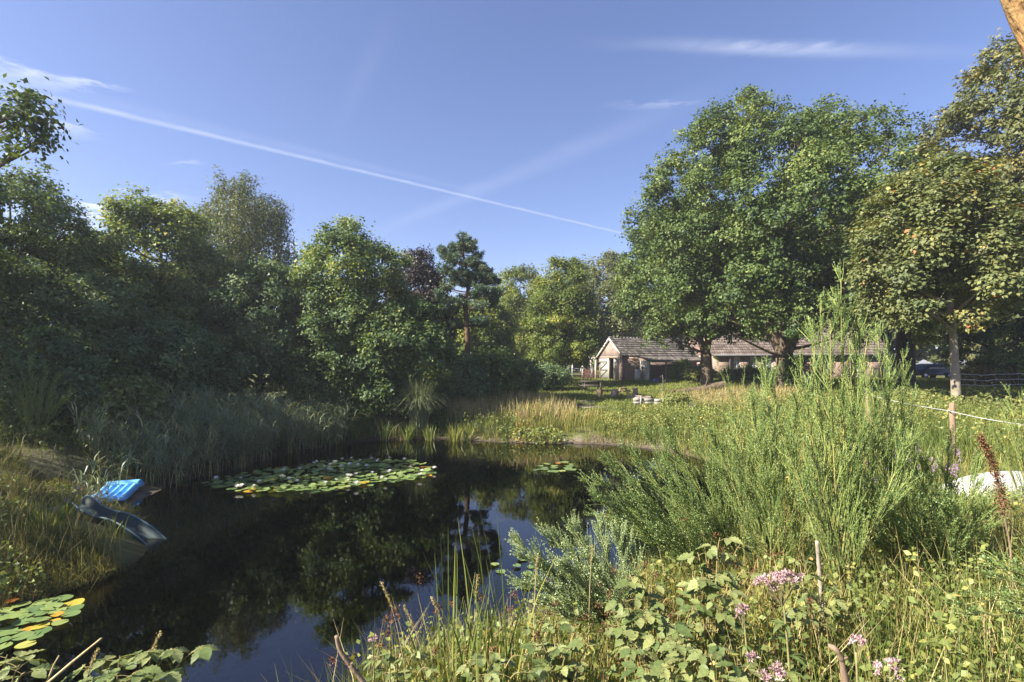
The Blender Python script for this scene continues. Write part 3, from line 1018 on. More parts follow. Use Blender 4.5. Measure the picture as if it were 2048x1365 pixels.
# left of the pond
LG = 'trees along the left bank'
tree('alder_tree', 'dark tree with yellow-tipped crown at the left edge', at(20, 18), 18, 8.6, 3.0, 1.2, 'left', 'barkdark', 121, sig=0.19, n=46000, ls=0.13, nl=48, lf=0.22, tr=.2, lowcut=-.8, group=LG)
tree('alder_tree', 'yellowish small tree in the gap left of the rounded alder', at(165, 27), 27, 9.4, 2.7, 1.5, 'bright', 'barkdark', 122, sig=0.2, n=24000, ls=0.17, nl=30, lf=0.27, tr=.18, group=LG)
tree('alder_tree', 'rounded yellow-green alder left of the weeping birch', at(322, 22), 22, 9.7, 2.75, 1.4, 'left', 'barkdark', 123, sig=0.2, n=60000, ls=0.145, nl=56, lf=0.21, tr=.2, lowcut=-.85, tone=.14, group=LG)
tree('birch_tree', 'tall weeping birch rising above the left trees', at(478, 31), 31, 13.6, 3.2, 3.5, 'birch', 'barkbirch', 124, n=60000, ls=0.15, nl=44, lf=0.25, tr=.2, tmpl=TRI, sig=.19, weep=1.5,
     group=LG, lean=(.2, 0))
tree('alder_tree', 'dense rounded green tree left of the copper beech', at(705, 24.5), 24.5, 9.1, 3.1, 1.0, 'left', 'barkdark', 125, sig=0.2, n=66000, ls=0.15, nl=60, lf=0.2, tr=.22, lowcut=-.9, tone=.08, group=LG)
tree('willow_tree', 'grey-green tree in front of the birch', at(520, 23), 23, 7.1, 2.7, .9, 'shrub', 'barkdark', 126, sig=0.2, n=46000, ls=0.14, nl=46, lf=0.23, tr=.16, lowcut=-.9, tone=.0, group=LG)
tree('copper_beech', 'dark purple copper beech left of the pine', at(838, 30), 30, 9.2, 2.3, 1.5, 'copper', 'barkdark', 127, sig=0.2, n=28000, ls=0.16, nl=34, lf=0.25, tr=.18, conic=.5, lowcut=-.8)
tree('hazel_tree', 'dark low tree hiding the copper beech trunk', at(795, 23.5), 23.5, 5.6, 2.6, .6, 'left', 'barkdark', 128, sig=0.2, n=40000, ls=0.15, nl=40, lf=0.24, tr=.14, lowcut=-.9, tone=-.04, group=LG)
# outside the frame, they shade the left bank
tree('oak_tree', 'oak reaching a dark leafy branch in at the left edge', -16.4, 12.2, 8.8, 3.0, 2.4, 'oak', 'bark', 131, tmpl=DIAMOND, sig=0.2, n=34000, ls=0.13, nl=34, lf=0.24, tr=.3,
     extra=[(at(18, 11.2), 11.2, 1.7 + (725 - 250) / 1024 * 11.2, .75), (at(50, 11.4), 11.4, 1.7 + (725 - 225) / 1024 * 11.4, .42), (at(62, 11.4), 11.4, 1.7 + (725 - 290) / 1024 * 11.4, .34)], tone=-.14)
OG = 'trees left of the frame'
for i, (x, y, H, r) in enumerate([(-20.5, 6.0, 6.5, 3.0), (-23.5, 13.0, 6.0, 3.0), (-15.6, 6.2, 9.2, 2.8), (-20, -1.0, 8.5, 3.2)]):
    tree('alder_tree', 'leafy tree shading the left bank from outside', x, y, H, r, 1.0, 'left', 'barkdark', 140 + i, n=(800 if y < 9 and x > -16 else 8000), ls=.36, nl=26, lf=.30, tr=.25, lowcut=-.8, group=OG)

# behind the lawn
tree('beech_tree', 'bright green beech directly left of the shed', at(1128, 41), 41, 10.2, 3.5, .9, 'bright', 'barkdark', 151, n=50000, ls=0.18, nl=50, lf=0.22, tr=.25, lowcut=-.9, tone=.02, conic=.25)
tree('lime_tree', 'pale green tree between the pine and the beech', at(1040, 55), 55, 12.0, 4.4, 1.0, 'bright', 'barkdark', 152, n=40000, ls=0.21, nl=44, lf=0.23, tr=.25, lowcut=-.9, tone=.10)
tree('ash_tree', 'grey-green tree rising behind the shed gable', at(1215, 58), 58, 14.0, 4.3, 2.0, 'birch', 'barkdark', 153, sig=0.28, n=34000, ls=0.27, nl=44, lf=0.23, tr=.3, lowcut=-.8, tone=.15)
tree('ash_tree', 'pale tree seen through the gap under the pine crown', at(960, 44), 44, 7.6, 3.2, .8, 'bright', 'barkdark', 154, n=28000, ls=0.22, nl=36, lf=0.25, tr=.2, lowcut=-.9, tone=.02)


def distant_wood():
    """trees standing close together far behind, as one mass"""
    rng = np.random.default_rng(160)
    P, OUT, CV = [], [], []
    for px in np.arange(-420, 2500, 92):
        d = rng.uniform(62, 86)
        x = at(px + rng.uniform(-30, 30), d)
        H = rng.uniform(9.0, 12.5) if px < 1350 else rng.uniform(10, 14)
        r = rng.uniform(3.4, 5.2)
        for lc, lr, dd in crown_lobes(rng, np.array([x, d, H * .5]), (r, r, H * .5), 22, .34, .4, -.9):
            n = 110
            dv = nz(rng.normal(size=(n, 3)) + .6 * dd)
            P.append(lc + dv * lr * rng.uniform(.6, 1.1, (n, 1)))
            OUT.append(dv)
            CV.append(np.full(n, rng.normal(0, .12)))
    P, OUT, CV = np.concatenate(P), np.concatenate(OUT), np.concatenate(CV)
    P[:, 2] = np.maximum(P[:, 2], rng.uniform(.1, 1.0, len(P)))
    n = len(P)
    V, F = leaf_geo(P, nz(OUT * .6 + rng.normal(size=(n, 3)) * .7 + np.array([0, 0, .4])), rnd_dirs(rng, n), .95 * rng.uniform(.6, 1.3, n), TRI)
    link('distant_wood', mesh('distant_wood', V, [F], M['far'], np.repeat(np.clip(.45 + CV + rng.normal(0, .15, n), 0, 1), 3)), kind='stuff',
         label='far-off belt of trees closing the view behind everything', category='woodland')


distant_wood()


def pine():
    rng = np.random.default_rng(170)
    D = 28.7
    x = at(936, D)
    z0 = gz(x, D) - .1
    Z = lambda py: EYE - (py - HOR) / FPX * D - z0
    X = lambda px: at(px, D) - x
    t = thing('pine_tree', 'solitary pine with bent reddish trunk above the far bank', 'tree', (x, D, z0))
    tp = poly([(0, 0, -.2), (X(935), .05, Z(720)), (X(934), 0, Z(650)), (X(930), .05, Z(605)), (X(936), .0, Z(580)), (X(935), -.05, Z(550)), (X(930), 0, Z(525)), (X(925), .05, Z(500)), (X(928), 0, Z(478))], 5)
    W = Acc().tube(tp, np.interp(np.linspace(0, 1, len(tp)), [0, .4, .8, 1], [.17, .13, .07, .02]), 8)
    B = Acc()
    pads = []   # px, py, half width px, half height px
    for px, py, hw, hh in [(928, 484, 20, 10), (905, 497, 20, 9), (888, 503, 14, 7), (948, 500, 18, 9), (905, 520, 26, 9), (940, 523, 24, 9), (962, 530, 18, 8), (897, 541, 22, 8), (925, 545, 20, 8), (958, 552, 26, 9),
                           (972, 543, 10, 7), (905, 561, 24, 7), (945, 566, 22, 7), (978, 562, 16, 7), (992, 559, 10, 6), (890, 572, 16, 7), (970, 582, 24, 7), (950, 588, 14, 6), (990, 587, 12, 6), (905, 600, 22, 8), (880, 592, 14, 7),
                           (968, 612, 24, 9), (985, 600, 14, 7), (905, 618, 20, 8), (955, 640, 24, 9), (915, 645, 18, 8)]:
        for k in range(3):
            yy = rng.uniform(-1.1, 1.1)
            pads.append((X(px + rng.normal(0, hw * .3)), yy, Z(py + rng.normal(0, 2)), hw / FPX * D * .62, hh / FPX * D * .8))
    P, O, CV = [], [], []
    for (a, b, c, hw, hh) in pads:
        # branch from the trunk slightly below
        k = int(np.argmin(np.abs(tp[:, 2] - (c - .12 - .22 * abs(a)))))
        q = np.array([a, b, c - .05])
        B.tube(bez(tp[k], (tp[k] + q) / 2 + np.array([0, 0, -.08]), q, 5), np.linspace(.034, .010, 5), 4)
        nt = 15
        tips = q + np.clip(rng.normal(size=(nt, 3)), -1.7, 1.7) * np.array([hw, hw, hh]) * .6
        for u in tips[:5]:
            B.tube(bez(q, (q + u) / 2 + np.array([0, 0, -.03]), u, 3), np.linspace(.010, .004, 3), 3, cap=False)
        nn = 46
        cv = rng.normal(0, .12)
        for u in tips:
            dv = nz(rng.normal(size=(nn, 3)) + np.array([0, 0, .55]))
            P.append(u + dv * rng.uniform(0, .05, (nn, 1)))
            O.append(dv)
            CV.append(np.full(nn, cv + rng.normal(0, .08)))
    P, O, CV = map(np.concatenate, (P, O, CV))
    n = len(P)
    V, F = leaf_geo(P, nz(np.cross(O, rnd_dirs(rng, n))), O, .17 * rng.uniform(.7, 1.2, n), NEEDLE, 2.6)
    link('trunk', W.build('trunk', M['barkpine'], True), t)
    link('branches', B.build('branches', M['barkpine'], True), t)
    link('crown', mesh('crown', V, [F], M['pine'], np.repeat(np.clip(.45 + CV + rng.normal(0, .12, n), 0, 1), 4)), t)


pine()


def leaning_tree():
    """trunk leaning in at the top right corner, close to the camera; its crown is overhead"""
    rng = np.random.default_rng(171)
    D = 3.0
    x0, z0 = at(2048, D) + .03, EYE + (HOR - 60) / FPX * D
    r = .13
    bx = x0 + r + .36 * z0
    gz0 = gz(bx, D)
    t = thing('leaning_tree', 'close trunk with sunlit golden bark leaning into the top right corner', 'tree', (bx, D, gz0 - .1))
    f = lambda z: np.array([-(z - gz0) * .36 + .02 * math.sin(z * 2.2), .03 * math.sin(z * 1.7), z - gz0 + .1])
    pts = np.array([f(z) for z in np.linspace(gz0 - .2, 9.0, 26)])
    W = Acc().tube(pts, np.interp(np.linspace(0, 1, 26), [0, .08, .4, 1], [.24, .17, r, .05]) * (1 + .05 * rng.normal(size=26)), 12)
    link('trunk', W.build('trunk', M['barklean'], True), t)
    B = Acc()
    P = []
    for i in range(9):
        a = f(rng.uniform(6.5, 8.8))
        e = a + np.array([rng.uniform(-.2, 2.2), rng.uniform(-2.4, .5), rng.uniform(.4, 1.6)])
        B.tube(bez(a, (a + e) / 2 + np.array([0, 0, .2]), e, 6), np.linspace(.035, .01, 6), 5)
        P.append(e + rng.normal(size=(420, 3)) * np.array([.6, .6, .4]))
    P = np.concatenate(P)
    n = len(P)
    V, F = leaf_geo(P, nz(rng.normal(size=(n, 3)) * .7 + np.array([0, 0, .6])), rnd_dirs(rng, n), .10 * rng.uniform(.7, 1.2, n), DIAMOND)
    link('branches', B.build('branches', M['barklean'], True), t)
    link('crown', mesh('crown', V, [F], M['oak'], np.repeat(rng.uniform(.2, .8, n), 4)), t)


leaning_tree()

# shrubs of the left bank, near to far
SG = 'shrubs of the left bank'
shrub('willow_shrub', 'dark willow mass at the far left edge', at(40, 16.5), 16.5, 5.0, 2.1, 'shrub', 201, n=20000, ls=.14, tone=-.08, group=SG)
shrub('willow_shrub', 'willow with sunlit pale top below the rounded alder', at(205, 17.5), 17.5, 4.6, 1.9, 'shrub', 202, n=22000, ls=.14, tone=.06, group=SG)
shrub('willow_shrub', 'grey-green willow reaching down to the reeds', at(330, 18.5), 18.5, 3.7, 1.9, 'shrub', 203, n=20000, ls=.14, tone=0, group=SG)
shrub('willow_shrub', 'broad low willow between dark trunks and reed bed', at(105, 15.2), 15.2, 3.2, 1.7, 'shrub', 204, n=16000, ls=.13, tone=-.06, group=SG)
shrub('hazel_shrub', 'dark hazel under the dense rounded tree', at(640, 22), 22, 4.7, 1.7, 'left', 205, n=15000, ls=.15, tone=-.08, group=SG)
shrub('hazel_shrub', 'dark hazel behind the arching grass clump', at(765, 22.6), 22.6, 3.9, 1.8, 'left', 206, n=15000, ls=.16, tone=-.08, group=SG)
shrub('hazel_shrub', 'dark rounded shrub right of the arching grass clump', at(905, 26.5), 26.5, 3.0, 1.9, 'shrub', 207, n=13000, ls=.16, tone=-.05, group=SG)
shrub('hazel_shrub', 'dark shrub below the pine trunk', at(985, 29.5), 29.5, 3.2, 2.0, 'left', 208, n=14000, ls=.17, tone=-.02, group=SG)
shrub('lilac_shrub', 'bluish low shrub left of the picnic table', at(1095, 38), 38, 1.9, 1.7, 'shrub', 209, n=8000, ls=.17, tone=.05)
shrub('elder_shrub', 'fresh green elder above the reeds', at(265, 14.6), 14.6, 1.9, .75, 'weed', 210, n=6000, ls=.13, tone=-.15)
shrub('hazel_shrub', 'dense dark shrub under the yellowish small tree', at(430, 22), 22, 2.6, 1.2, 'shrub', 211, n=9000, ls=.15, tone=-.06, group=SG)
shrub('hazel_shrub', 'dark green shrub left of the lawn', at(1040, 33), 33, 2.4, 1.7, 'left', 212, n=9000, ls=.18, tone=-.02, group=SG)
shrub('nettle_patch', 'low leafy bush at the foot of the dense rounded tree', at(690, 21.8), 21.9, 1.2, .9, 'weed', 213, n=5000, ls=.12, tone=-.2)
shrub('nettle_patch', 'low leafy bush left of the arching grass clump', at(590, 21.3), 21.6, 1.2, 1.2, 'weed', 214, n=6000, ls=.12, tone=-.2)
# right side
shrub('garden_bush', 'sunlit climber leaning on the lean-to posts', at(1362, 43.6), 43.6, 1.7, .7, 'bright', 221, n=7000, ls=.17, nl=12)
shrub('garden_bush', 'low green bush left of the shed oak trunk', at(1395, 43), 43, 1.3, 1.3, 'weed', 222, n=5000, ls=.17, nl=12)
shrub('garden_hedge', 'clipped low hedge below the house windows', at(1500, 44.5), 44.5, .80, 2.9, 'oak', 223, n=9000, ls=.17, ry=.7, cat='hedge', tone=.1)
shrub('ivy_growth', 'ivy wrapped round the forked oak trunk', at(1586, 30.7), 30.55, 2.1, .62, 'oak', 224, n=7000, ls=.13, nl=14, cat='ivy')
shrub('elder_shrub', 'round green shrub on the bank beside the grey boards', at(1352, 27.2), 27.2, .7, .6, 'weed', 225, n=4500, ls=.12, nl=12, tone=.12)
shrub('hydrangea', 'faded pink flowering shrub behind the tall broom', at(1628, 29.5), 29.5, 1.7, .7, 'paleflower', 226, n=3000, ls=.12, nl=10)
shrub('hazel_shrub', 'dark shrub behind the fence tapes at right', at(2030, 34), 34, 2.6, 2.2, 'left', 227, n=9000, ls=.20, tone=-.02)
shrub('garden_bush', 'dry brownish bush beyond the fence tapes', at(1960, 35), 34.5, 1.5, 1.8, 'straw', 228, n=4000, ls=.16, tone=-.25)

# ------------------------------------------------------------------ farm buildings
def tiled_slope(acc, p0, along, down, L, Dn, rows, pitch=.235, rng=None, step=.045, amp=.028):
    """pantile courses on a slope: p0 top corner, unit vectors along the ridge and down the slope"""
    along, down = np.asarray(along, float), np.asarray(down, float)
    nrm = nz(np.cross(down, along))
    if nrm[2] < 0:
        nrm = -nrm
    nxs = int(L / pitch * 4)
    u = np.linspace(0, L, nxs + 1)
    wave = amp * np.abs(np.sin(u / pitch * math.pi))
    h = Dn / rows
    for r in range(rows):
        jit = rng.uniform(-.008, .008)
        a = np.asarray(p0) + along * u[:, None] + down * (r * h) + nrm * (wave * .9 + .012)[:, None]
        b = np.asarray(p0) + along * u[:, None] + down * (r * h + h + .03 + jit) + nrm * (wave + step)[:, None]
        c = b - nrm * (step - .004)
        V = np.concatenate([a, b, c])
        i = np.arange(nxs)
        n = nxs + 1
        F = np.concatenate([np.stack([i, i + 1, i + 1 + n, i + n], 1), np.stack([i + n, i + n + 1, i + 1 + 2 * n, i + 2 * n], 1)])
        tv = rng.random(int(L / pitch) + 2)
        var = tv[(u / pitch).astype(int)]
        acc.add(V, F, np.tile(var, 3))


def panel(acc, pts, thick, nrm):
    """a flat polygon given as a quad or triangle, with thickness"""
    p = np.asarray(pts, float)
    q = p - np.asarray(nrm, float) * thick
    k = len(p)
    acc.add(np.concatenate([p, q]), np.array([[i, (i + 1) % k, (i + 1) % k + k, i + k] for i in range(k)]))
    n0 = acc.n - 2 * k
    acc.F.setdefault(k, []).append(np.array([np.arange(k)[::-1] + n0, np.arange(k) + k + n0]))


def shed():
    rng = np.random.default_rng(301)
    C = (9.93, 46.0)
    z0 = gz(*C) - .02
    t = thing('brick_shed', 'small brick shed with open door and grey tiled roof', 'shed', (C[0], C[1], z0), math.radians(22))
    LL, DP, EV, RG = 8.4, 4.0, 2.25, 3.86
    w = Acc()                       # gable wall with the door opening (x = 0 plane, y 0..4)
    T = .2
    w.box((0, 0, -.3), (T, .7, 2.02))
    w.box((0, 2.25, -.3), (T, DP, 2.02))
    panel(w, [(0, 0, 2.02), (0, DP, 2.02), (0, DP, EV), (0, 0, EV)], T, (-1, 0, 0))
    panel(w, [(0, 0, EV), (0, DP, EV), (0, DP / 2, RG)], T, (-1, 0, 0))
    link('gable_wall', w.build('gable_wall', M['brick']), t)
    w = Acc()
    w.box((T, 0, -.3), (LL, .2, EV - .03))
    w.box((T, DP - .2, -.3), (LL, DP, EV - .03))
    w.box((LL - .2, .2, -.3), (LL, DP - .2, EV - .03))
    link('side_wall', w.build('side_wall', M['brick']), t)
    # roof
    half = math.hypot(DP / 2 + .15, RG - EV + .12)
    for s, nm in ((-1, 'front'), (1, 'rear')):
        a = Acc()
        dn = nz(np.array([0, s * (DP / 2 + .15), -(RG - EV + .12)]))
        tiled_slope(a, (-.12, DP / 2, RG + .10), (1, 0, 0), dn, LL + .2, half, 8, rng=rng, step=.06)
        deck = Acc()
        nrm = nz(np.array([0, s * (RG - EV + .12), DP / 2 + .15]))
        p0 = np.array([-.1, DP / 2, RG + .06])
        panel(deck, [p0, p0 + (LL + .16, 0, 0), p0 + (LL + .16, 0, 0) + dn * half, p0 + dn * half], .06, nrm)
        ro = link('roof', deck.build('roof', M['darkwood']), t)
        if s < 0:
            link('tile_courses', a.build('tile_courses', M['tile'], False), ro, kind='stuff')
    rt = Acc()
    for i in range(int(LL / .36)):
        rt.tube([(-.14 + i * .37, DP / 2, RG + .13 + .01 * rng.normal()), (.25 + i * .37, DP / 2, RG + .12)], [.085, .105], 8, rng.random())
    link('ridge_tiles', rt.build('ridge_tiles', M['tile'], True), t, kind='stuff')
    for s in (-1, 1):
        b = Acc()
        e = np.array([-.16, DP / 2 + s * (DP / 2 + .15), EV - .10])
        b.beam(e, (-.16, DP / 2, RG + .03), .05, .16)
        link('barge_board', b.build('barge_board', M['paintwood']), t)
    # vent holes in the gable
    for yy, zz in ((1.55, 2.85), (1.55, 2.32)):
        b = Acc().tube([(-.03, yy, zz), (.0, yy, zz)], .07, 8)
        link('vent', b.build('vent', M['gutter']), t)
    # door leaf, swung open flat against the wall
    d = Acc()
    for i in range(6):
        y = 2.28 + i * .225
        d.box((-.10, y, .05), (-.055, y + .212, 2.0), var=rng.random())
    dl = link('door_leaf', d.build('door_leaf', M['doorpaint']), t, label='grey boarded door leaf standing open')
    for a, b2 in (((-.12, 2.3, 1.72), (-.12, 3.58, 1.72)), ((-.12, 2.3, .95), (-.12, 3.58, .95)), ((-.12, 2.3, .22), (-.12, 3.58, .22)), ((-.12, 3.5, 1.05), (-.12, 2.4, 1.62)), ((-.12, 3.5, .30), (-.12, 2.4, .88))):
        link('brace', Acc().beam(a, b2, .03, .10).build('brace', M['darkwood']), dl)
    link('door_slot', Acc().box((-.116, 2.55, 1.50), (-.104, 3.1, 1.58)).build('door_slot', M['gutter']), dl)
    for y in (.68, 2.26):
        link('door_post', Acc().box((-.07, y - .06, -.2), (-.004, y + .06, 2.06)).build('door_post', M['paintwood']), t)
    link('lintel', Acc().box((-.075, .6, 2.06), (-.004, 2.34, 2.18)).build('lintel', M['brownwood']), t)
    # second narrow leaf on the right side of the opening
    link('door_leaf', Acc().beam((-.55, .30, 1.0), (-.50, .24, 1.0), 1.98, .62).build('door_leaf', M['paintwood']) if False else
         Acc().box((-.62, .42, .05), (-.06, .46, 2.0)).build('door_leaf', M['paintwood']), t, label='narrow pale leaf standing ajar')
    # lean-to with firewood
    x0, x1, yf, zf, zb = 1.75, 8.3, -1.55, 1.80, 2.18
    a = Acc()
    dn = nz(np.array([0, yf, zf - zb]))
    tiled_slope(a, (x0 - .1, -.02, zb + .05), (1, 0, 0), dn, x1 - x0 + .2, math.hypot(yf, zf - zb) + .12, 5, rng=rng, step=.035)
    deck = Acc()
    panel(deck, [(x0 - .08, -.004, zb), (x1 + .08, -.004, zb), (x1 + .08, yf - .05, zf), (x0 - .08, yf - .05, zf)], .05, nz(np.array([0, zf - zb, -yf])))
    lr = link('lean_to_roof', deck.build('lean_to_roof', M['darkwood']), t)
    link('tile_courses', a.build('tile_courses', M['tile'], False), lr, kind='stuff')
    link('fascia', Acc().box((x0 - .08, yf - .10, zf - .13), (x1 + .08, yf - .06, zf - .01)).build('fascia', M['greywood']), t)
    for x in (x0 + .05, 3.6, 5.3, 7.0, x1 - .05):
        link('post', Acc().box((x - .05, yf, -.2), (x + .05, yf + .1, zf - .06)).build('post', M['greywood']), t)
    for i in range(12):
        z = .02 + i * .152
        link('board', Acc().box((x0 - .03 - .012 * (i % 2), yf + .02, z), (x0 - .004, -.01, z + .145)).build('board', M['paintwood']), t)
    # stacked firewood
    fw = Acc()
    for r in range(12):
        for c in range(20):
            xx, zz = 3.85 + c * .128 + (r % 2) * .06 + rng.normal(0, .012), .02 + r * .122
            fw.tube([(xx, -.95 + rng.normal(0, .03), zz + .06), (xx, -.35, zz + .06)], rng.uniform(.048, .066), 6, rng.random())
    fo = thing('firewood_stack', 'stack of split firewood under the lean-to roof', 'firewood', (C[0], C[1], z0), math.radians(22))
    link('logs', fw.build('logs', M['brownwood']), fo, kind='stuff')
    # clutter inside the door
    b = thing('workbench', 'pale cloth-covered bench inside the shed door', 'bench', (C[0], C[1], z0), math.radians(22))
    link('top', Acc().box((.7, 1.1, .72), (1.4, 2.1, .78)).build('top', M['brownwood']), b)
    link('cloth', Acc().box((.66, 1.15, .50), (1.2, 1.75, 1.0)).build('cloth', M['hull']), b)
    for x, y in ((.75, 1.15), (1.35, 1.15), (.75, 2.05), (1.35, 2.05)):
        link('leg', Acc().box((x - .03, y - .03, 0), (x + .03, y + .03, .72)).build('leg', M['darkwood']), b)
    return C, z0


SC, SZ = shed()


def local(x, y):
    c, s = math.cos(math.radians(22)), math.sin(math.radians(22))
    return SC[0] + c * x - s * y, SC[1] + s * x + c * y


def pergola():
    bx, by = local(-.6, 3.6)
    t = thing('pergola', 'white wooden pergola frame left of the shed gable', 'pergola', (bx, by, gz(bx, by) - .03), math.radians(22))
    posts = [(0, 0), (0, .9), (.05, 2.4), (-1.2, .4), (-1.2, 2.4)]
    for x, y in posts:
        link('post', Acc().box((x - .06, y - .06, 0), (x + .06, y + .06, 2.0)).build('post', M['paintwood']), t)
    for a, b in (((-.1, -.1, 2.06), (.05, 2.6, 2.06)), ((-1.3, .3, 2.06), (-1.2, 2.6, 2.06))):
        link('beam', Acc().beam(a, b, .07, .14).build('beam', M['paintwood']), t)
    for y in (.4, 1.4, 2.4):
        link('rafter', Acc().beam((-1.4, y, 2.17), (.2, y, 2.17), .05, .09).build('rafter', M['paintwood']), t)
    link('pole', Acc().tube([(-.2, 1.3, 2.17), (-.22, 1.3, 3.1)], .02, 6).build('pole', M['greywood']), t)
    shrub('geranium', 'red flowering plants between the pergola posts', bx - .4, by + 1.2, 1.0, .8, 'redflower', 305, n=1500, ls=.12, nl=8)


pergola()


def barrel():
    x, y = local(1.25, -.55)
    t = thing('rain_barrel', 'pale grey barrel against the shed side wall', 'barrel', (x, y, gz(x, y)))
    z = np.array([0, .03, .12, .3, .32, .35, .5, .68, .70, .73, .85, .95, .97])
    r = np.array([.25, .27, .285, .295, .31, .295, .30, .295, .31, .295, .285, .27, .25]) * 1.0
    link('drum', Acc().tube(np.stack([z * 0, z * 0, z], 1), r, 12).build('drum', M['barrel'], True), t)
    link('lid', Acc().tube([(0, 0, .97), (0, 0, 1.0)], .27, 12).build('lid', M['barrel']), t)
    x, y = local(1.55, -.75)
    t = thing('trestle', 'small grey folding trestle beside the barrel', 'trestle', (x, y, gz(x, y)))
    for s in (-1, 1):
        link('leg', Acc().beam((s * .28, -.2, 0), (-s * .02, -.2, 1.15), .05, .04).build('leg', M['greywood']), t)
        link('leg', Acc().beam((s * .28, .2, 0), (-s * .02, .2, 1.15), .05, .04).build('leg', M['greywood']), t)
    link('crossbar', Acc().beam((0, -.3, 1.16), (0, .3, 1.16), .08, .05).build('crossbar', M['greywood']), t)
    x, y = local(2.1, -2.1)
    a = Acc()
    rng = np.random.default_rng(5)
    th = np.linspace(0, 2 * math.pi, 13)[:-1]
    for k, (zz, rr) in enumerate(((0, .30), (.10, .34), (.20, .26), (.26, .08))):
        pass
    rings = [np.stack([np.cos(th) * rr * (1 + .15 * rng.normal(size=12)), np.sin(th) * rr * .6 * (1 + .15 * rng.normal(size=12)), np.full(12, zz) + .02 * rng.normal(size=12)], 1) for zz, rr in ((0, .34), (.10, .38), (.19, .26), (.24, .06))]
    V = np.concatenate(rings)
    F = [[k * 12 + j, k * 12 + (j + 1) % 12, k * 12 + 12 + (j + 1) % 12, k * 12 + 12 + j] for k in range(3) for j in range(12)]
    a.add(V, F)
    o = link('plastic_sack', a.build('plastic_sack', M['bluebag'], True), None, (x, y, gz(x, y)), label='crumpled blue plastic sack before the lean-to', category='sack')


barrel()


def farm_gate():
    x, y = at(1160, 47), 47.0
    t = thing('field_gate', 'grey metal field gate left of the pergola', 'gate', (x, y, gz(x, y)))
    for z in (.25, .45, .65, .85, 1.05):
        link('rail', Acc().tube([(-1.0, 0, z), (1.1, 0, z)], .022, 6).build('rail', M['steel'], True), t)
    for xx in (-1.0, 0.05, 1.1):
        link('upright', Acc().tube([(xx, 0, .1), (xx, 0, 1.1)], .025, 6).build('upright', M['steel'], True), t)


farm_gate()


def house():
    rng = np.random.default_rng(311)
    X0, Y0, L, DP, EV, RG = 19.3, 49.0, 17.0, 9.0, 2.35, 7.3
    z0 = gz(X0 + 4, Y0)
    t = thing('farmhouse', 'low brick farmhouse with large tiled roof behind the oaks', 'house', (X0, Y0, z0 - .02), math.radians(1.5))
    wins = [(at(1473, 49.2) - X0, .62), (at(1505, 49.3) - X0, .62), (at(1534, 49.5) - X0, .80), (at(1600, 49.7) - X0, .7), (at(1650, 49.8) - X0, .7), (14.2, .8)]
    zb, zt_ = .78, 2.12
    w = Acc()
    xs = [0.0]
    for c, wd in wins:
        xs += [c - wd / 2, c + wd / 2]
    xs.append(L)
    for i in range(0, len(xs), 2):
        w.box((xs[i], 0, -.3), (xs[i + 1], .25, EV))
    for c, wd in wins:
        w.box((c - wd / 2, 0, -.3), (c + wd / 2, .25, zb))
        w.box((c - wd / 2, 0, zt_), (c + wd / 2, .25, EV))
    w.box((0, .25, -.3), (.25, DP, EV))
    w.box((L - .25, .25, -.3), (L, DP, EV))
    w.box((.25, DP - .25, -.3), (L - .25, DP, EV))
    panel(w, [(0, 0, EV), (0, DP, EV), (0, DP / 2, RG)], .25, (-1, 0, 0))
    panel(w, [(L, 0, EV), (L, DP, EV), (L, DP / 2, RG)], .25, (1, 0, 0))
    link('wall', w.build('wall', M['brickhouse']), t)
    half = math.hypot(DP / 2 + .15, RG - EV + .13)
    for s in (-1, 1):
        dn = nz(np.array([0, s * (DP / 2 + .15), -(RG - EV + .13)]))
        deck = Acc()
        p0 = np.array([-.25, DP / 2, RG + .06])
        panel(deck, [p0, p0 + (L + .5, 0, 0), p0 + (L + .5, 0, 0) + dn * half, p0 + dn * half], .08, nz(np.array([0, s * (RG - EV + .13), DP / 2 + .15])))
        ro = link('roof', deck.build('roof', M['darkwood']), t)
        a = Acc()
        tiled_slope(a, (-.28, DP / 2, RG + .10), (1, 0, 0), dn, L + .55, half, 20, rng=rng, step=.04)
        if s < 0:
            link('tile_courses', a.build('tile_courses', M['tilehouse']), ro, kind='stuff')
        if s < 0:
            ch = Acc().box((5.2, DP / 2 - .35, RG - .6), (6.0, DP / 2 + .35, RG + 1.0))
            link('chimney', ch.build('chimney', M['brickhouse']), ro)
    for c, wd in wins:
        f = Acc()
        k = .06
        f.box((c - wd / 2, .03, zb), (c - wd / 2 + k, .10, zt_))
        f.box((c + wd / 2 - k, .03, zb), (c + wd / 2, .10, zt_))
        f.box((c - wd / 2 + k, .03, zb), (c + wd / 2 - k, .10, zb + k))
        f.box((c - wd / 2 + k, .03, zt_ - .12), (c + wd / 2 - k, .10, zt_))
        wo = link('window', f.build('window', M['frame']), t)
        link('pane', Acc().box((c - wd / 2 + k, .12, zb + k), (c + wd / 2 - k, .13, zt_ - .12)).build('pane', M['glass']), wo)
        bl = Acc()
        for i in range(8):
            z = zb + k + .01 + i * (zt_ - .12 - zb - k - .02) / 8
            bl.box((c - wd / 2 + k + .005, .085, z), (c + wd / 2 - k - .005, .10, z + .105))
        link('blind', bl.build('blind', M['blind']), wo)
        link('sill', Acc().box((c - wd / 2 - .05, -.06, zb - .07), (c + wd / 2 + .05, .03, zb - .004)).build('sill', M['gutter']), wo)
    link('gutter', Acc().tube([(-.2, -.22, EV - .02), (L + .2, -.22, EV - .02)], .07, 8).build('gutter', M['gutter'], True), t)
    link('downpipe', Acc().tube([(1.55, -.20, EV - .06), (1.55, -.10, EV - .30), (1.55, -.08, .0)], .05, 8).build('downpipe', M['gutter'], True), t)


house()


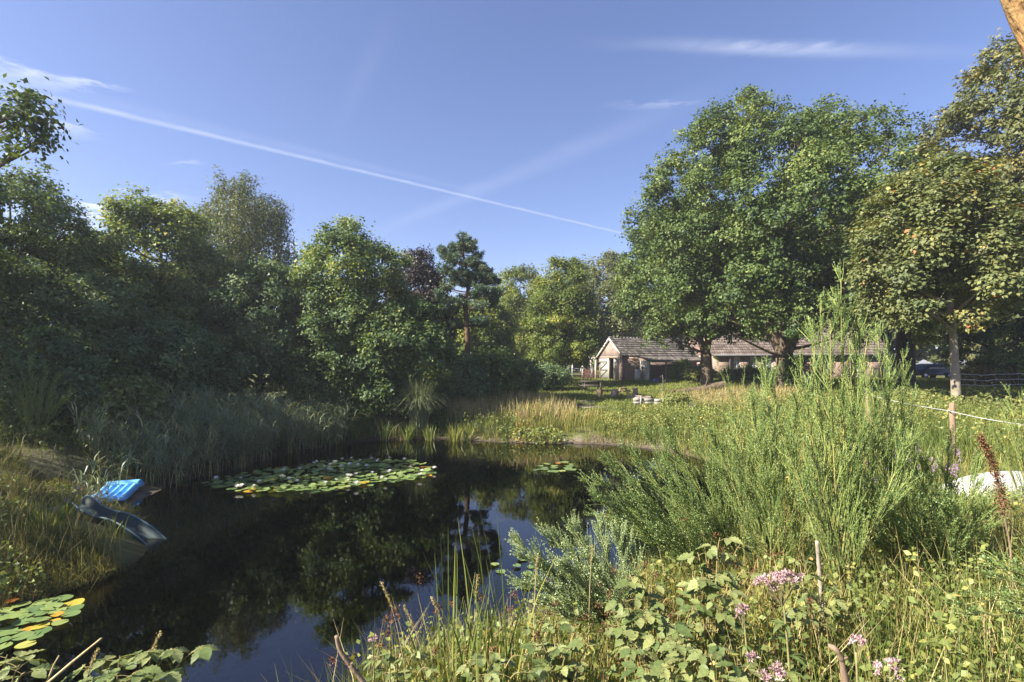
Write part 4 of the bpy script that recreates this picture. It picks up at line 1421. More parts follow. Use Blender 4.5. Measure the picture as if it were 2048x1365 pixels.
# ------------------------------------------------------------------ things on the lawn
def picnic_table(px, D, label, L=1.9, k=1.0, rz=0.05, mat='darkwood'):
    x = at(px, D)
    rng = np.random.default_rng(int(px))
    t = thing('picnic_table', label, 'picnic table', (x, D, gz(x, D) - .01), rz)
    for i in range(5):
        y = (-.36 + i * .147) * k
        link('board', Acc().box((-L / 2 * .84, y, .70 * k), (L / 2 * .84, y + .135 * k, .74 * k)).build('board', M[mat]), t)
    for s in (-1, 1):
        for j in range(2):
            y = s * (.66 * k) + (j - 1) * .135 * k
            link('bench_board', Acc().box((-L / 2, y, .41 * k), (L / 2, y + .125 * k, .45 * k)).build('bench_board', M[mat]), t)
    for sx in (-1, 1):
        xx = sx * L * .30
        for s in (-1, 1):
            link('leg', Acc().beam((xx, s * .62 * k, 0), (xx, s * .22 * k, .70 * k), .05 * k, .12 * k).build('leg', M[mat]), t)
        link('crossbeam', Acc().beam((xx + .05 * k, -.78 * k, .365 * k), (xx + .05 * k, .78 * k, .365 * k), .05 * k, .09 * k).build('crossbeam', M[mat]), t)
        link('top_bearer', Acc().beam((xx + .05 * k, -.36 * k, .66 * k), (xx + .05 * k, .36 * k, .66 * k), .05 * k, .07 * k).build('top_bearer', M[mat]), t)
    return t


picnic_table(1183, 36.5, 'dark wooden picnic table with two benches on the lawn', rz=.06)
t_ = picnic_table(1246, 34.2, 'low children\'s table with crossed legs behind the stumps', L=.95, k=.62, rz=1.45, mat='brownwood')


def stump(px, D, r, h, label, seed, mat='logwood', lie=None):
    rng = np.random.default_rng(seed)
    x = at(px, D)
    z0 = gz(x, D)
    if lie is None:
        z = np.array([-.1, .0, h * .25, h * .6, h * .96, h])
        rr = r * np.array([1.2, 1.12, 1.0, .97, .98, .92])
        pts = np.stack([.03 * np.sin(z * 5), .02 * np.cos(z * 4), z], 1)
        nm = 'tree_stump'
    else:
        z = np.linspace(0, 1, 7)
        pts = np.stack([lie[0] * (z - .5), lie[1] * (z - .5), r * .85 + lie[2] * z + .02 * rng.normal(size=7)], 1)
        rr = r * (1 + .06 * rng.normal(size=7))
        nm = 'log'
    A = Acc().tube(pts, rr, 12)
    V = np.concatenate(A.V)
    A.V = [V + rng.normal(0, r * .035, V.shape)]
    t = thing(nm, label, nm.replace('tree_', ''), (x, D, z0))
    link('wood', A.build('wood', M[mat], False), t)
    if lie is None:
        th = np.linspace(0, 2 * math.pi, 13)[:-1]
        link('cut_face', Acc().tube([(0, 0, h + .001), (0, 0, h + .008)], r * .9, 12).build('cut_face', M['greywood']), t)
    return t


stump(1199, 33.6, .20, .42, 'upright log seat in dry grass before the picnic table', 331, 'brownwood')
stump(1228, 33.0, .23, .44, 'thick light stump left of the crossed-leg table', 332)
stump(1270, 32.5, .17, .62, 'tall pale stump right of the crossed-leg table', 333)
stump(1287, 30.6, .15, .2, 'weathered grey log lying behind the grey boards', 334, 'logwood', (1.1, .5, .05))
stump(1268, 31.6, .09, .2, 'thin log pointing at the tall pale stump', 335, 'logwood', (.9, -.5, .1))


def fallen_trunk():
    D = 33.0
    t = thing('fallen_trunk', 'dark fallen trunk in dry grass below the shed oak', 'log', (at(1395, D), D, gz(at(1395, D), D)))
    X = lambda px: at(px, D) - at(1395, D)
    p = poly([(X(1350), 0, .12), (X(1375), .1, .25), (X(1400), .1, .30), (X(1425), 0, .50), (X(1450), -.1, .62)], 5)
    link('trunk', Acc().tube(p, np.linspace(.14, .26, len(p)), 9).build('trunk', M['bark'], True), t)
    link('branch', Acc().tube(poly([p[12], p[12] + (.1, -.2, .5), p[12] + (.05, -.3, .95)], 4), np.linspace(.07, .03, 9), 6).build('branch', M['bark'], True), t)
    link('branch', Acc().tube(poly([p[3], p[3] + (-.5, -.1, .05), p[3] + (-1.0, -.2, -.02)], 4), np.linspace(.08, .03, 9), 6).build('branch', M['bark'], True), t)


fallen_trunk()


def lawn_post():
    D = 36.0
    x = at(1327, D)
    t = thing('lawn_post', 'crooked dark post with a side stub on the lawn', 'post', (x, D, gz(x, D)))
    p = poly([(0.02, 0, -.2), (0, 0, .3), (-.03, 0, .8), (-.07, 0, 1.18)], 4)
    link('stake', Acc().tube(p, np.linspace(.055, .035, len(p)), 6).build('stake', M['darkwood'], True), t)
    link('stub', Acc().tube([(-.02, 0, .66), (.13, 0, .78), (.16, 0, .86)], [.03, .028, .02], 5).build('stub', M['darkwood'], True), t)


lawn_post()


def retaining_boards():
    D = 28.2
    x0 = at(1266, D)
    t = thing('retaining_boards', 'low edging of weathered grey boards on the far bank', 'edging', (x0, D, gz(x0, D) + .06), -.05)
    W = at(1340, D) - x0
    rng = np.random.default_rng(3)
    cuts = [0, .45, 1.15, 1.62, W]
    for i in range(4):
        for r in range(2):
            z = .02 + r * .19
            link('board', Acc().box((cuts[i] + .01, rng.uniform(-.015, .015), z - .07 * cuts[i] / W), (cuts[i + 1] - .012, .05, z + .175 - .07 * cuts[i] / W)).build('board', M['greywood']), t)
    for x in (.42, 1.62):
        link('stake', Acc().box((x - .04, -.07, -.2), (x + .04, -.022, .46)).build('stake', M['greywood']), t)
    link('split_end', Acc().beam((W, .02, .18), (W + .3, .04, .42), .04, .08).build('split_end', M['greywood']), t)
    x1, D1 = at(1452, 31), 31.0
    t = thing('pale_plank', 'pale plank lying in dry grass right of the fallen trunk', 'plank', (x1, D1, gz(x1, D1) + .12), -.03)
    link('plank', Acc().box((-.42, -.1, 0), (.42, .1, .05)).box((-.36, -.08, -.14), (-.28, .08, 0)).box((.28, -.08, -.14), (.36, .08, 0)).build('plank', M['greywood']), t)
    for i, (py, d, lab) in enumerate(((813, 27.6, 'lowest sleeper step up the grassy path'), (818, 28.6, 'middle sleeper step of the grassy path'), (806, 29.8, 'top sleeper step of the path before the lawn'))):
        x = at(1170 + 5 * i, d)
        o = thing('path_step', lab, 'step', (x, d, gz(x, d) + .03), .05)
        link('sleeper', Acc().box((-.55, -.1, -.1), (.55, .1, .09)).box((-.50, -.13, -.1), (-.42, -.1, .14)).build('sleeper', M['darkwood']), o)
    d = 24.8
    o = thing('pale_stick', 'thin pale stick lying across the weeds of the far bank', 'stick', (at(1195, d), d, gz(at(1195, d), d) + .42), .05)
    link('stick', Acc().tube([(-.75, 0, 0), (-.2, .02, .03), (.3, 0, .01), (.7, .05, .04)], [.016, .018, .016, .01], 6).build('stick', M['greywood'], True), o)


retaining_boards()


# ------------------------------------------------------------------ fences at the right
def rope_fence():
    pts = [(1736, 15.0, 'wooden fence post left of the rope with pointed top'), (1905, 10.4, 'rough fence post in front of the maple trunk'), (2110, 7.9, 'fence post beyond the right edge')]
    tops = []
    for px, d, lab in pts:
        x = at(px, d)
        z0 = gz(x, d)
        h = EYE - (771 if px < 1800 else 805 if px < 2000 else 830) * 0 + 0
        top = {1736: EYE - (777 - HOR) / FPX * d, 1905: EYE - (806 - HOR) / FPX * d, 2110: EYE - (835 - HOR) / FPX * d}[px]
        t = thing('fence_post', lab, 'post', (x, d, z0 - .2), 0, 'posts of the rope fence')
        r = .055
        link('pole', Acc().tube([(0, 0, 0), (.01, 0, (top - z0) * .5), (-.01, 0, top - z0 + .17), (0, 0, top - z0 + .2)], [r, r * .95, r * .95, r * .6], 8).build('pole', M['brownwood'], True), t)
        link('insulator', Acc().tube([(-.055, -.02, top - z0 + .04), (-.10, -.03, top - z0 + .04)], .016, 6).build('insulator', M['gutter'], True), t)
        tops.append(np.array([x - .10, d - .03, top - .16]))
    P = []
    for a, b in zip(tops[:-1], tops[1:]):
        s = np.linspace(0, 1, 16)[:, None]
        q = a + (b - a) * s
        q[:, 2] -= .035 * (4 * s[:, 0] * (1 - s[:, 0]))
        P.append(q)
    link('fence_rope', Acc().tube(np.concatenate([P[0], P[1][1:]]), .0075, 6).build('fence_rope', M['rope'], True), None, label='white electric rope sagging between the posts at right', category='rope')


rope_fence()


def tape_fence():
    d0 = 31.0
    xs = [at(px, d0) for px in (1921, 1950, 1990, 2036, 2090)]
    labs = ['first dark post of the white tape fence beside the maple', 'second dark tape fence post, right of the maple', 'third dark tape fence post right of the maple', 'dark tape fence post near the right edge', 'tape fence post outside the frame']
    for x, lab in zip(xs, labs):
        t = thing('tape_post', lab, 'post', (x, d0, gz(x, d0) - .1), 0, 'posts of the white tape fence')
        link('pole', Acc().tube([(0, 0, 0), (0, 0, 1.15)], [.04, .035], 7).build('pole', M['darkwood'], True), t)
    for z, lab in ((.90, 'upper white tape of the far fence'), (.57, 'middle white tape of the far fence'), (.26, 'lowest white tape of the far fence')):
        q = []
        for a, b in zip(xs[:-1], xs[1:]):
            s = np.linspace(0, 1, 6)[:-1]
            q += [(a + (b - a) * k, d0 - .05, gz(a + (b - a) * k, d0) + z - .04 * 4 * k * (1 - k)) for k in s]
        q.append((xs[-1], d0 - .05, gz(xs[-1], d0) + z))
        A = Acc()
        for p0, p1 in zip(q[:-1], q[1:]):
            A.beam(p0, p1, .008, .035)
        link('fence_tape', A.build('fence_tape', M['rope']), None, label=lab, category='tape', group='tapes of the far fence')


tape_fence()


def car():
    D = 50.0
    x = at(1858, D)
    t = thing('parked_car', 'dark blue car parked in deep shade behind the maple', 'car', (x, D, gz(x, D)), math.radians(8))
    prof = [(-2.05, .35), (-2.1, .62), (-1.95, .85), (-1.5, .93), (-.85, 1.38), (-.2, 1.47), (.6, 1.45), (1.25, 1.05), (1.9, .92), (2.12, .70), (2.1, .35)]
    Y = [-.84, -.62, .62, .84]
    V, F = [], []
    for yi, y in enumerate(Y):
        for (a, b) in prof:
            inset = .0 if abs(y) < .7 else (.06 if b > .95 else 0)
            V.append((a, y, b - inset * 1.2 if abs(y) > .7 else b))
    n = len(prof)
    for k in range(3):
        for i in range(n - 1):
            F.append((k * n + i, k * n + i + 1, (k + 1) * n + i + 1, (k + 1) * n + i))
    A = Acc().add(V, F)
    A.F.setdefault(n, []).append(np.array([np.arange(n)[::-1], np.arange(n) + 3 * n]))
    link('body', A.build('body', M['carpaint'], False), t)
    for s in (-1, 1):
        link('side_window', Acc().add([(-.95, s * .85, .98), (.95, s * .85, .98), (.55, s * .83, 1.32), (-.70, s * .83, 1.30)], [(0, 1, 2, 3)]).build('side_window', M['glass']), t)
        for xx in (-1.3, 1.3):
            wl = link('wheel', Acc().tube([(xx, s * .70, .32), (xx, s * .88, .32)], .32, 12).build('wheel', M['rubber'], False), t)
            link('rim', Acc().tube([(xx, s * .87, .32), (xx, s * .90, .32)], .20, 10).build('rim', M['steel'], False), wl)
        link('headlight', Acc().box((2.04, s * .66 - .16, .66), (2.14, s * .66 + .16, .80)).build('headlight', M['blind']), t)
    link('windscreen', Acc().add([(.64, -.6, 1.455), (1.24, -.6, 1.07), (1.24, .6, 1.07), (.64, .6, 1.455)], [(0, 1, 2, 3)]).build('windscreen', M['glass']), t)


car()


def ladder():
    D = 34.0
    x = at(1729, D)
    t = thing('ladder', 'small aluminium ladder standing in shade behind the broom', 'ladder', (x, D, gz(x, D)))
    for s in (-1, 1):
        link('rail', Acc().beam((s * .2, 0, 0), (s * .14, .45, 1.7), .04, .05).build('rail', M['steel']), t)
    for i in range(5):
        k = (i + 1) / 6
        w = .2 - .06 * k
        link('rung', Acc().beam((-w, .45 * k, 1.7 * k), (w, .45 * k, 1.7 * k), .05, .03).build('rung', M['steel']), t)


ladder()


# ------------------------------------------------------------------ slide, air mattress, hull, lilies
def slide():
    D0 = np.array([-8.26, 9.62, 0.0])
    D1 = np.array([-6.32, 9.12, 0.0])
    prof = poly([(0, -1.09), (.05, -1.04), (.12, -1.06), (.24, -1.19), (.40, -1.27), (.56, -1.30), (.72, -1.40), (.88, -1.55), (1.03, -1.74)], 5)
    path = D0 + (D1 - D0) * prof[:, :1]
    path[:, 2] = prof[:, 1]
    ax = nz(D1 - D0)
    sd = np.array([-ax[1], ax[0], 0])
    up = np.array([0, 0, 1.0])
    sec = [(-.17, -.03), (-.185, .17), (-.195, .182), (-.178, .19), (-.155, .18), (-.13, .03), (0, .0), (.13, .03), (.155, .18), (.178, .19), (.195, .182), (.185, .17), (.17, -.03), (0, -.045)]
    k = len(sec)
    V = np.array([p + sd * a + up * b for p in path for a, b in sec])
    F = [(i * k + j, i * k + (j + 1) % k, (i + 1) * k + (j + 1) % k, (i + 1) * k + j) for i in range(len(path) - 1) for j in range(k)]
    base = D0 + (0, 0, gz(D0[0], D0[1]))
    t = thing('garden_slide', 'wavy dark green plastic slide running down the left bank into the water', 'slide', base)
    A = Acc().add(V - base, F)
    A.F.setdefault(k, []).append(np.array([np.arange(k)[::-1], np.arange(k) + (len(path) - 1) * k]))
    link('chute', A.build('chute', M['slide'], True), t)
    for s in (-1, 1):
        link('rail', Acc().tube(path - base + sd * .178 * s + up * .19, .013, 6).build('rail', M['sliderail'], True), t)
    link('top_step', Acc().box((-.45, -.30, -.1), (-.05, .30, .10)).build('top_step', M['greywood']), t)


slide()


def air_mattress():
    a, b = np.array([-8.95, 11.25]), np.array([-9.55, 12.65])
    c = (a + b) / 2
    ax = nz(b - a)
    L, Wd = 1.62, .74
    n, m = 44, 61
    u = np.linspace(-L / 2, L / 2, n)
    v = np.linspace(-Wd / 2, Wd / 2, m)
    U, Vv = np.meshgrid(u, v, indexing='ij')
    tube = np.abs(np.sin((Vv + Wd / 2) / Wd * 5 * math.pi)) ** .6
    pil = np.sqrt(np.clip(1 - ((U - (L / 2 - .17)) / .15) ** 2, 0, 1)) * np.clip((1 - np.abs(Vv) / (Wd / 2)) * 9, 0, 1) ** .5
    body = np.where(U < L / 2 - .34, tube * np.clip((U + L / 2) / .05, 0, 1) ** .5 * np.clip((L / 2 - .34 - U) / .05, 0, 1) ** .5, 0)
    h = .02 + .085 * body + .12 * pil
    narrow = 1 - .10 * np.exp(-((U - (L / 2 - .34)) / .10) ** 2) - .04 * np.cos(U * 3.1)
    edge = np.maximum(np.abs(U) / (L / 2), np.abs(Vv) / (Wd / 2)) > .985
    h = np.where(edge, .012, h) + .01 * np.sin(U * 5) + .015 * (U + .8) ** 2
    top = np.stack([U.ravel(), (Vv * narrow).ravel(), h.ravel()], 1)
    bot = top.copy()
    bot[:, 2] = -.01 + .01 * np.sin(top[:, 0] * 5)
    i = (np.arange(n - 1)[:, None] * m + np.arange(m - 1)[None]).reshape(-1)
    F = np.stack([i, i + m, i + m + 1, i + 1], 1)
    Fb = np.stack([i + 1, i + m + 1, i + m, i], 1) + n * m
    rim = np.concatenate([np.arange(m - 1), np.arange(n - 1) * m + m - 1, (n - 1) * m + np.arange(m - 1, 0, -1), np.arange(n - 1, 0, -1) * m])
    nr = np.roll(rim, -1)
    Fr = np.stack([rim, nr, nr + n * m, rim + n * m], 1)
    z = max(gz(*a), gz(*b), gz(*c)) + .03
    tl = thing('air_mattress', 'light blue ribbed air mattress lying at the sandy water edge', 'air mattress', (c[0], c[1], z), math.atan2(ax[1], ax[0]))
    link('ribbed_body', mesh('ribbed_body', np.concatenate([top, bot]), [np.concatenate([F, Fb, Fr])], M['mattress'], smooth=True), tl)
    link('valve', Acc().tube([(-.70, .30, .05), (-.70, .30, .085)], .014, 8).build('valve', M['frame'], True), tl)


air_mattress()


def hull():
    x, y = 7.66, 8.05
    t = thing('upturned_boat', 'small white boat lying keel up in the grass at right', 'boat', (x, y, gz(x, y) - .08), math.radians(12))
    n, m = 20, 15
    V = []
    s = np.linspace(0, 1, n)
    half = .58 * np.clip(1 - np.maximum(0, (s - .30) / .70) ** 2.0, 0, 1) ** .8 * (0.86 + .14 * sstep(0, .3, s))
    for i in range(n):
        th = np.linspace(-1, 1, m)
        yy = half[i] * np.sign(th) * np.abs(th) ** .75
        zz = (.40 - .06 * s[i]) * (1 - np.abs(th) ** 2.8) * (1 - .55 * s[i] ** 5) + .05 * np.exp(-(th / .07) ** 2) * (1 - s[i] * .4) + .10 * s[i] ** 2
        V += [(-.95 + 2.0 * s[i], a, b + .06) for a, b in zip(yy, zz)]
    F = [(i * m + j, (i + 1) * m + j, (i + 1) * m + j + 1, i * m + j + 1) for i in range(n - 1) for j in range(m - 1)]
    A = Acc().add(V, F)
    A.F.setdefault(m, []).append(np.array([np.arange(m)]))
    Mt = np.array(Matrix.Rotation(math.radians(-9), 4, 'Y') @ Matrix.Rotation(math.radians(14), 4, 'X'))
    A.V = [np.concatenate(A.V) @ Mt[:3, :3].T + np.array([0, 0, .16])]
    A.V = [A.V[0] * np.array([.72, .8, .62])]
    link('shell', A.build('shell', M['hull'], True), t)
    V = np.concatenate(A.V)
    rimp = np.concatenate([V[np.arange(n) * m], V[np.arange(n - 1, -1, -1) * m + m - 1]])
    link('gunwale', Acc().tube(rimp, .022, 6).build('gunwale', M['greywood'], True), t)


hull()


def lily_meshes():
    out = {}
    rng = np.random.default_rng(41)
    for key in ('padgreen', 'padorange'):
        ms = []
        for k in range(4):
            th = np.linspace(.16, 2 * math.pi - .16, 17)
            r1 = 1 + .03 * rng.normal(size=17)
            V = [(0, 0, 0)] + [(math.cos(a) * q * .55, math.sin(a) * q * .55, .012 * math.sin(a * 3 + k)) for a, q in zip(th, r1)] + \
                [(math.cos(a) * q, math.sin(a) * q, .05 * math.sin(a * (2 + k % 2) + k * 1.7) + .02) for a, q in zip(th, r1)]
            F3 = np.array([(0, i, i + 1) for i in range(1, 17)])
            F4 = np.array([(i, i + 17, i + 18, i + 1) for i in range(1, 17)])
            ms.append(mesh('lily_pad', np.array(V), [F3, F4], M[key], smooth=True))
        out[key] = ms
    P = []
    A = Acc()
    for w, (cnt, el, ln) in enumerate(((9, .35, 1.0), (8, .75, .92), (6, 1.1, .75))):
        for i in range(cnt):
            a = i * 2 * math.pi / cnt + w * .35
            d = np.array([math.cos(a) * math.cos(el), math.sin(a) * math.cos(el), math.sin(el)])
            s_ = np.array([-math.sin(a), math.cos(a), 0])
            nn = np.cross(s_, d)
            A.add([d * .05, d * ln * .5 + s_ * .17 - nn * .05, d * ln + np.array([0, 0, .08]), d * ln * .5 - s_ * .17 - nn * .05], [(0, 1, 2, 3)], .5)
    out['flower'] = A.build('flower', M['petal'])
    out['stamen'] = Acc().tube([(0, 0, .05), (0, 0, .3), (0, 0, .36)], [.12, .2, .08], 8).build('stamens', M['stamen'], True)
    return out


LM = lily_meshes()


def inside(poly_, px, py):
    p = np.asarray(poly_, float)
    q = np.roll(p, -1, 0)
    c = (p[:, 1] > py) != (q[:, 1] > py)
    return (c & (px < p[:, 0] + (py - p[:, 1]) / np.where(q[:, 1] == p[:, 1], 1e-9, q[:, 1] - p[:, 1]) * (q[:, 0] - p[:, 0]))).sum() % 2 == 1


def lily_patch(label, outline, r0, n_pads, n_flow, seed, orange=.1, tilt=.12, flower_r=.09, dense=.72, rest=0):
    """pads spread over the outline (photo pixels carried to the water plane)"""
    rng = np.random.default_rng(seed)
    W = [((px - CX) / FPX * d, d) for px, py in outline for d in [(EYE - WL) * FPX / (py - HOR)]]
    W = np.array(W)
    c = W.mean(0)
    t = thing('water_lily', label, 'water lily', (c[0], c[1], WL))
    pts, tries = [], 0
    lo, hi = W.min(0), W.max(0)
    while len(pts) < n_pads and tries < 60000:
        tries += 1
        p = rng.uniform(lo, hi)
        if not inside(W, p[0], p[1]):
            continue
        r = r0 * rng.uniform(.62, 1.2)
        if all((p[0] - q[0]) ** 2 + (p[1] - q[1]) ** 2 > (dense * (r + q[2])) ** 2 for q in pts):
            pts.append((p[0], p[1], r))
    Wc = np.vstack([W, W[:1]])
    for k, (x, y, r) in enumerate(pts):
        e = min(np.linalg.norm(np.cross(Wc[i + 1] - Wc[i], np.array([x, y]) - Wc[i])) / max(np.linalg.norm(Wc[i + 1] - Wc[i]), 1e-6) for i in range(len(W)))
        o_ = rng.random() < orange * (2.4 if e < .35 else .4)
        o = link('lily_pad', LM['padorange' if o_ else 'padgreen'][k % 4], t, (x - c[0], y - c[1], .008 + .0035 * (k % 9) + (rng.random() < tilt) * rng.uniform(.03, .10)))
        tl = rng.normal(0, .03) if rng.random() > tilt else rng.normal(0, .32)
        o.rotation_euler = (tl, rng.normal(0, .03), rng.uniform(0, 6.28))
        o.scale = (r, r * rng.uniform(.9, 1), r)
    if rest:                     # the pads past the first 300, too many to single out
        A = Acc()
        pm = [(np.array([v.co for v in m_.vertices]), np.array([p.vertices[:] for p in m_.polygons if len(p.vertices) == 4]), np.array([p.vertices[:] for p in m_.polygons if len(p.vertices) == 3])) for m_ in LM['padgreen']]
        k = 0
        while k < rest:
            p = rng.uniform(lo, hi)
            if not inside(W, p[0], p[1]):
                continue
            V, F4, F3 = pm[k % 4]
            r, a, tl = r0 * rng.uniform(.5, 1.0), rng.uniform(0, 6.28), rng.normal(0, .22)
            R_ = np.array(Matrix.Rotation(a, 3, 'Z') @ Matrix.Rotation(tl, 3, 'X'))
            n0 = A.n
            A.add(V * r @ R_.T + np.array([p[0] - c[0], p[1] - c[1], .045 + rng.uniform(0, .05)]), F4)
            A.F.setdefault(3, []).append(F3 + n0)
            k += 1
        link('crowded_pads', A.build('crowded_pads', M['padgreen'], True), t, kind='stuff')
    fl, tr_ = [], 0
    while len(fl) < n_flow and tr_ < 5000:
        tr_ += 1
        p = rng.uniform(lo, hi)
        if inside(W, p[0], p[1]):
            fl.append(p)
    for p in fl:
        o = link('flower', LM['flower'], t, (p[0] - c[0], p[1] - c[1], .10), (rng.normal(0, .2), rng.normal(0, .2), rng.uniform(0, 6)))
        s = flower_r * rng.uniform(.75, 1.2)
        o.scale = (s, s, s)
        link('stamens', LM['stamen'], o)
    return t


lily_patch('large sheet of white-flowered water lilies in the middle of the pond',
           [(408, 972), (470, 952), (560, 938), (650, 926), (735, 920), (800, 924), (850, 931), (872, 946), (840, 960), (770, 968), (690, 980), (590, 989), (500, 986), (440, 981)],
           .128, 300, 46, 401, orange=.07, dense=.62, rest=230)
lily_patch('small group of pale lily pads below the far bank', [(1060, 936), (1090, 929), (1130, 925), (1160, 933), (1148, 942), (1105, 945), (1070, 941)], .16, 16, 0, 402, orange=.06, tilt=.03, dense=.8)
lily_patch('water lily with one white flower at the lower left edge', [(-60, 1225), (40, 1212), (125, 1200), (165, 1214), (150, 1236), (95, 1262), (45, 1296), (-60, 1300)], .115, 44, 1, 403, orange=.10, tilt=.05, flower_r=.085, dense=.70)
lily_patch('few scattered submerged lily pads right of the pine reflection', [(970, 1125), (1060, 1108), (1080, 1150), (1060, 1180), (990, 1170)], .10, 7, 0, 404, orange=.0, tilt=.0, dense=1.6)

# ------------------------------------------------------------------ grass, reeds and weeds
def scatter(rng, n, x0, x1, y0, y1, ok):
    """n random roots in a rectangle where ok(x, y, shore distance) holds"""
    out = []
    got = 0
    for _ in range(12):
        x, y = rng.uniform(x0, x1, n * 2), rng.uniform(y0, y1, n * 2)
        d = shore_dist(x, y)
        k = ok(x, y, d)
        P = np.stack([x[k], y[k], zt(x[k], y[k], d[k])], 1)
        out.append(P)
        got += len(P)
        if got >= n:
            break
    return np.concatenate(out)[:n]


def vnoise(x, y, s, seed=0):
    """cheap smooth noise -1..1"""
    a = seed * 1.7
    return (np.sin(x * s + 1.3 * np.sin(y * s * .7 + a) + a) + np.sin(y * s * 1.1 + 1.7 * np.sin(x * s * .6 - a) + 2 * a) + .6 * np.sin((x + y) * s * 1.9 + a * 3)) / 2.6


def grass_obj(name, label, P, H, W, lean, nseg, mat, rng, var, droop=.5):
    V, F, k = blades(P, H, W, lean, nseg, rng, droop)
    link(name, mesh(name, V, [F], M[mat], np.repeat(np.clip(var, 0, 1), k)), kind='stuff', label=label, category='grass')


def infr(x, y, m=0.0):
    return (np.abs(x) < y * (1.03 + m) + .3)


rng = np.random.default_rng(500)
# lawn
P = scatter(rng, 90000, -4, 42, 26, 62, lambda x, y, d: infr(x, y) & (rng.random(len(x)) < np.clip(32 / y, 0, 1) ** 2.4) & (x > -3 + (y - 26) * .02))
v = .35 + .22 * vnoise(P[:, 0], P[:, 1], .9) + rng.normal(0, .14, len(P))
grass_obj('lawn_grass', 'short sunlit lawn grass before the shed', P, rng.uniform(.08, .20, len(P)), .034 * P[:, 1] / 34, rng.normal(0, .28, (len(P), 2)), 1, 'lawn', rng, v)
# rough grass of the far bank, in tussocks
c = scatter(rng, 700, -9, 11, 20.9, 36, lambda x, y, d: (d > .85) & infr(x, y))
ci = rng.integers(0, len(c), 32000)
P = c[ci] + np.concatenate([rng.normal(0, .20, (len(ci), 2)), np.zeros((len(ci), 1))], 1)
d = shore_dist(P[:, 0], P[:, 1])
path = (np.abs(P[:, 0] - (3.4 + (P[:, 1] - 22) * .16)) < .75) & (P[:, 1] > 24.5)
lawnish = (P[:, 1] > 30.5) & (P[:, 0] > 2.5) & (P[:, 0] < 9)
k = (d > .8) & ~path & ~(lawnish & (rng.random(len(P)) < .9))
P, ci, d = P[k], ci[k], d[k]
P[:, 2] = zt(P[:, 0], P[:, 1], d)
gold = sstep(-3.2, 0, P[:, 0]) * (1 - sstep(4.5, 8, P[:, 0]))
hh = (rng.uniform(.30, .80, len(c))[ci] + .25 * np.exp(-((P[:, 0] - 1.2) / 2.0) ** 2)) * rng.uniform(.7, 1.2, len(P))
low = np.where(P[:, 0] > 1.8, np.interp(P[:, 1], [22, 25, 28], [1, .58, .28]), np.interp(P[:, 1], [22, 28, 33], [1, .9, .6]))
hh = hh * low
v = .26 + .34 * gold + rng.normal(0, .12, len(c))[ci] + rng.normal(0, .13, len(P))
grass_obj('bank_grass', 'tall tawny grass tussocks on the far bank', P, hh, .017 * P[:, 1] / 24, rng.normal(0, .20, (len(P), 2)) + np.array([.05, 0]), 3, 'grass', rng, v)
# ripe grass heads on the far bank
c = scatter(rng, 2800, -3.0, 3.8, 22.3, 28, lambda x, y, d: (d > 1.4) & (rng.random(len(x)) < 1 - sstep(1.0, 3.6, x) * .8) & (vnoise(x, y, 1.1, 3) > -.3) & ~((np.abs(x - (3.4 + (y - 22) * .16)) < .75) & (y > 24.5)))
grass_obj('ripe_grass', 'straw-coloured seed heads standing on the far bank', c, rng.uniform(.7, 1.25, len(c)) * np.interp(c[:, 0], [-3, 1.5, 3.8], [1, 1, .6]), .022, rng.normal(0, .14, (len(c), 2)), 3, 'straw', rng, rng.uniform(.3, 1, len(c)))
# right bank and right meadow
P = scatter(rng, 30000, 3.5, 17, 6.5, 27, lambda x, y, d: (d > .15) & infr(x, y) & (rng.random(len(x)) < np.clip(13 / y, 0, 1) ** 1.6) & ~((x > 16) & (np.abs(y - 18.6) < 1.8)))
v = .30 + .32 * vnoise(P[:, 0], P[:, 1], 1.3, 2) + rng.normal(0, .18, len(P))
grass_obj('meadow_grass', 'light green rough grass of the right bank', P, rng.uniform(.28, .72, len(P)) * (.95 + .5 * vnoise(P[:, 0], P[:, 1], 1.6, 21)) * np.interp(P[:, 1], [6, 14, 26], [.75, .9, .8]), .011 * np.maximum(P[:, 1], 6) / 10, rng.normal(0, .26, (len(P), 2)), 2, 'grass', rng, v)
# dry reddish grass round the oak foot
P = scatter(rng, 6000, 9, 17, 24, 35, lambda x, y, d: (d > 1) & (((x - at(1440, 30)) / 4.2) ** 2 + ((y - 29) / 4) ** 2 < 1))
grass_obj('dry_grass', 'dry reddish grass below the oaks', P, rng.uniform(.25, .6, len(P)), .026, rng.normal(0, .25, (len(P), 2)), 2, 'straw', rng, rng.uniform(0, .75, len(P)))
# left bank
P = scatter(rng, 30000, -12.5, -5.7, 5.6, 11.8, lambda x, y, d: (d > -.06) & infr(x, y, .1) & ~((x > -9.9) & (y > 10.6)) & ~((np.abs(y - 9.25 - (x + 8.28) * -.28) < .65) & (x > -8.8)))
v = .52 + .30 * vnoise(P[:, 0], P[:, 1], 1.9, 4) + rng.normal(0, .2, len(P))
grass_obj('left_bank_grass', 'long tangled grass on the left bank around the slide', P, rng.uniform(.20, .62, len(P)) * (.85 + .45 * vnoise(P[:, 0], P[:, 1], 3.1, 11)) * np.interp(shore_dist(P[:, 0], P[:, 1]), [0, .6, 2], [.75, .9, 1.05]), .009 * P[:, 1] / 8, rng.normal(0, .38, (len(P), 2)) + .35 * np.stack([vnoise(P[:, 0], P[:, 1], 1.7, 13), vnoise(P[:, 1], P[:, 0], 1.7, 14)], 1) + np.array([.10, -.06]), 2, 'shadegrass', rng, v, .7)
P = scatter(rng, 9000, -19, -8.2, 11.5, 21, lambda x, y, d: (d > .8) & infr(x, y, .1) & ((((x + 11.6) / 1.6) ** 2 + ((y - 12.2) / 1.3) ** 2 > 1) | (rng.random(len(x)) < .5)))
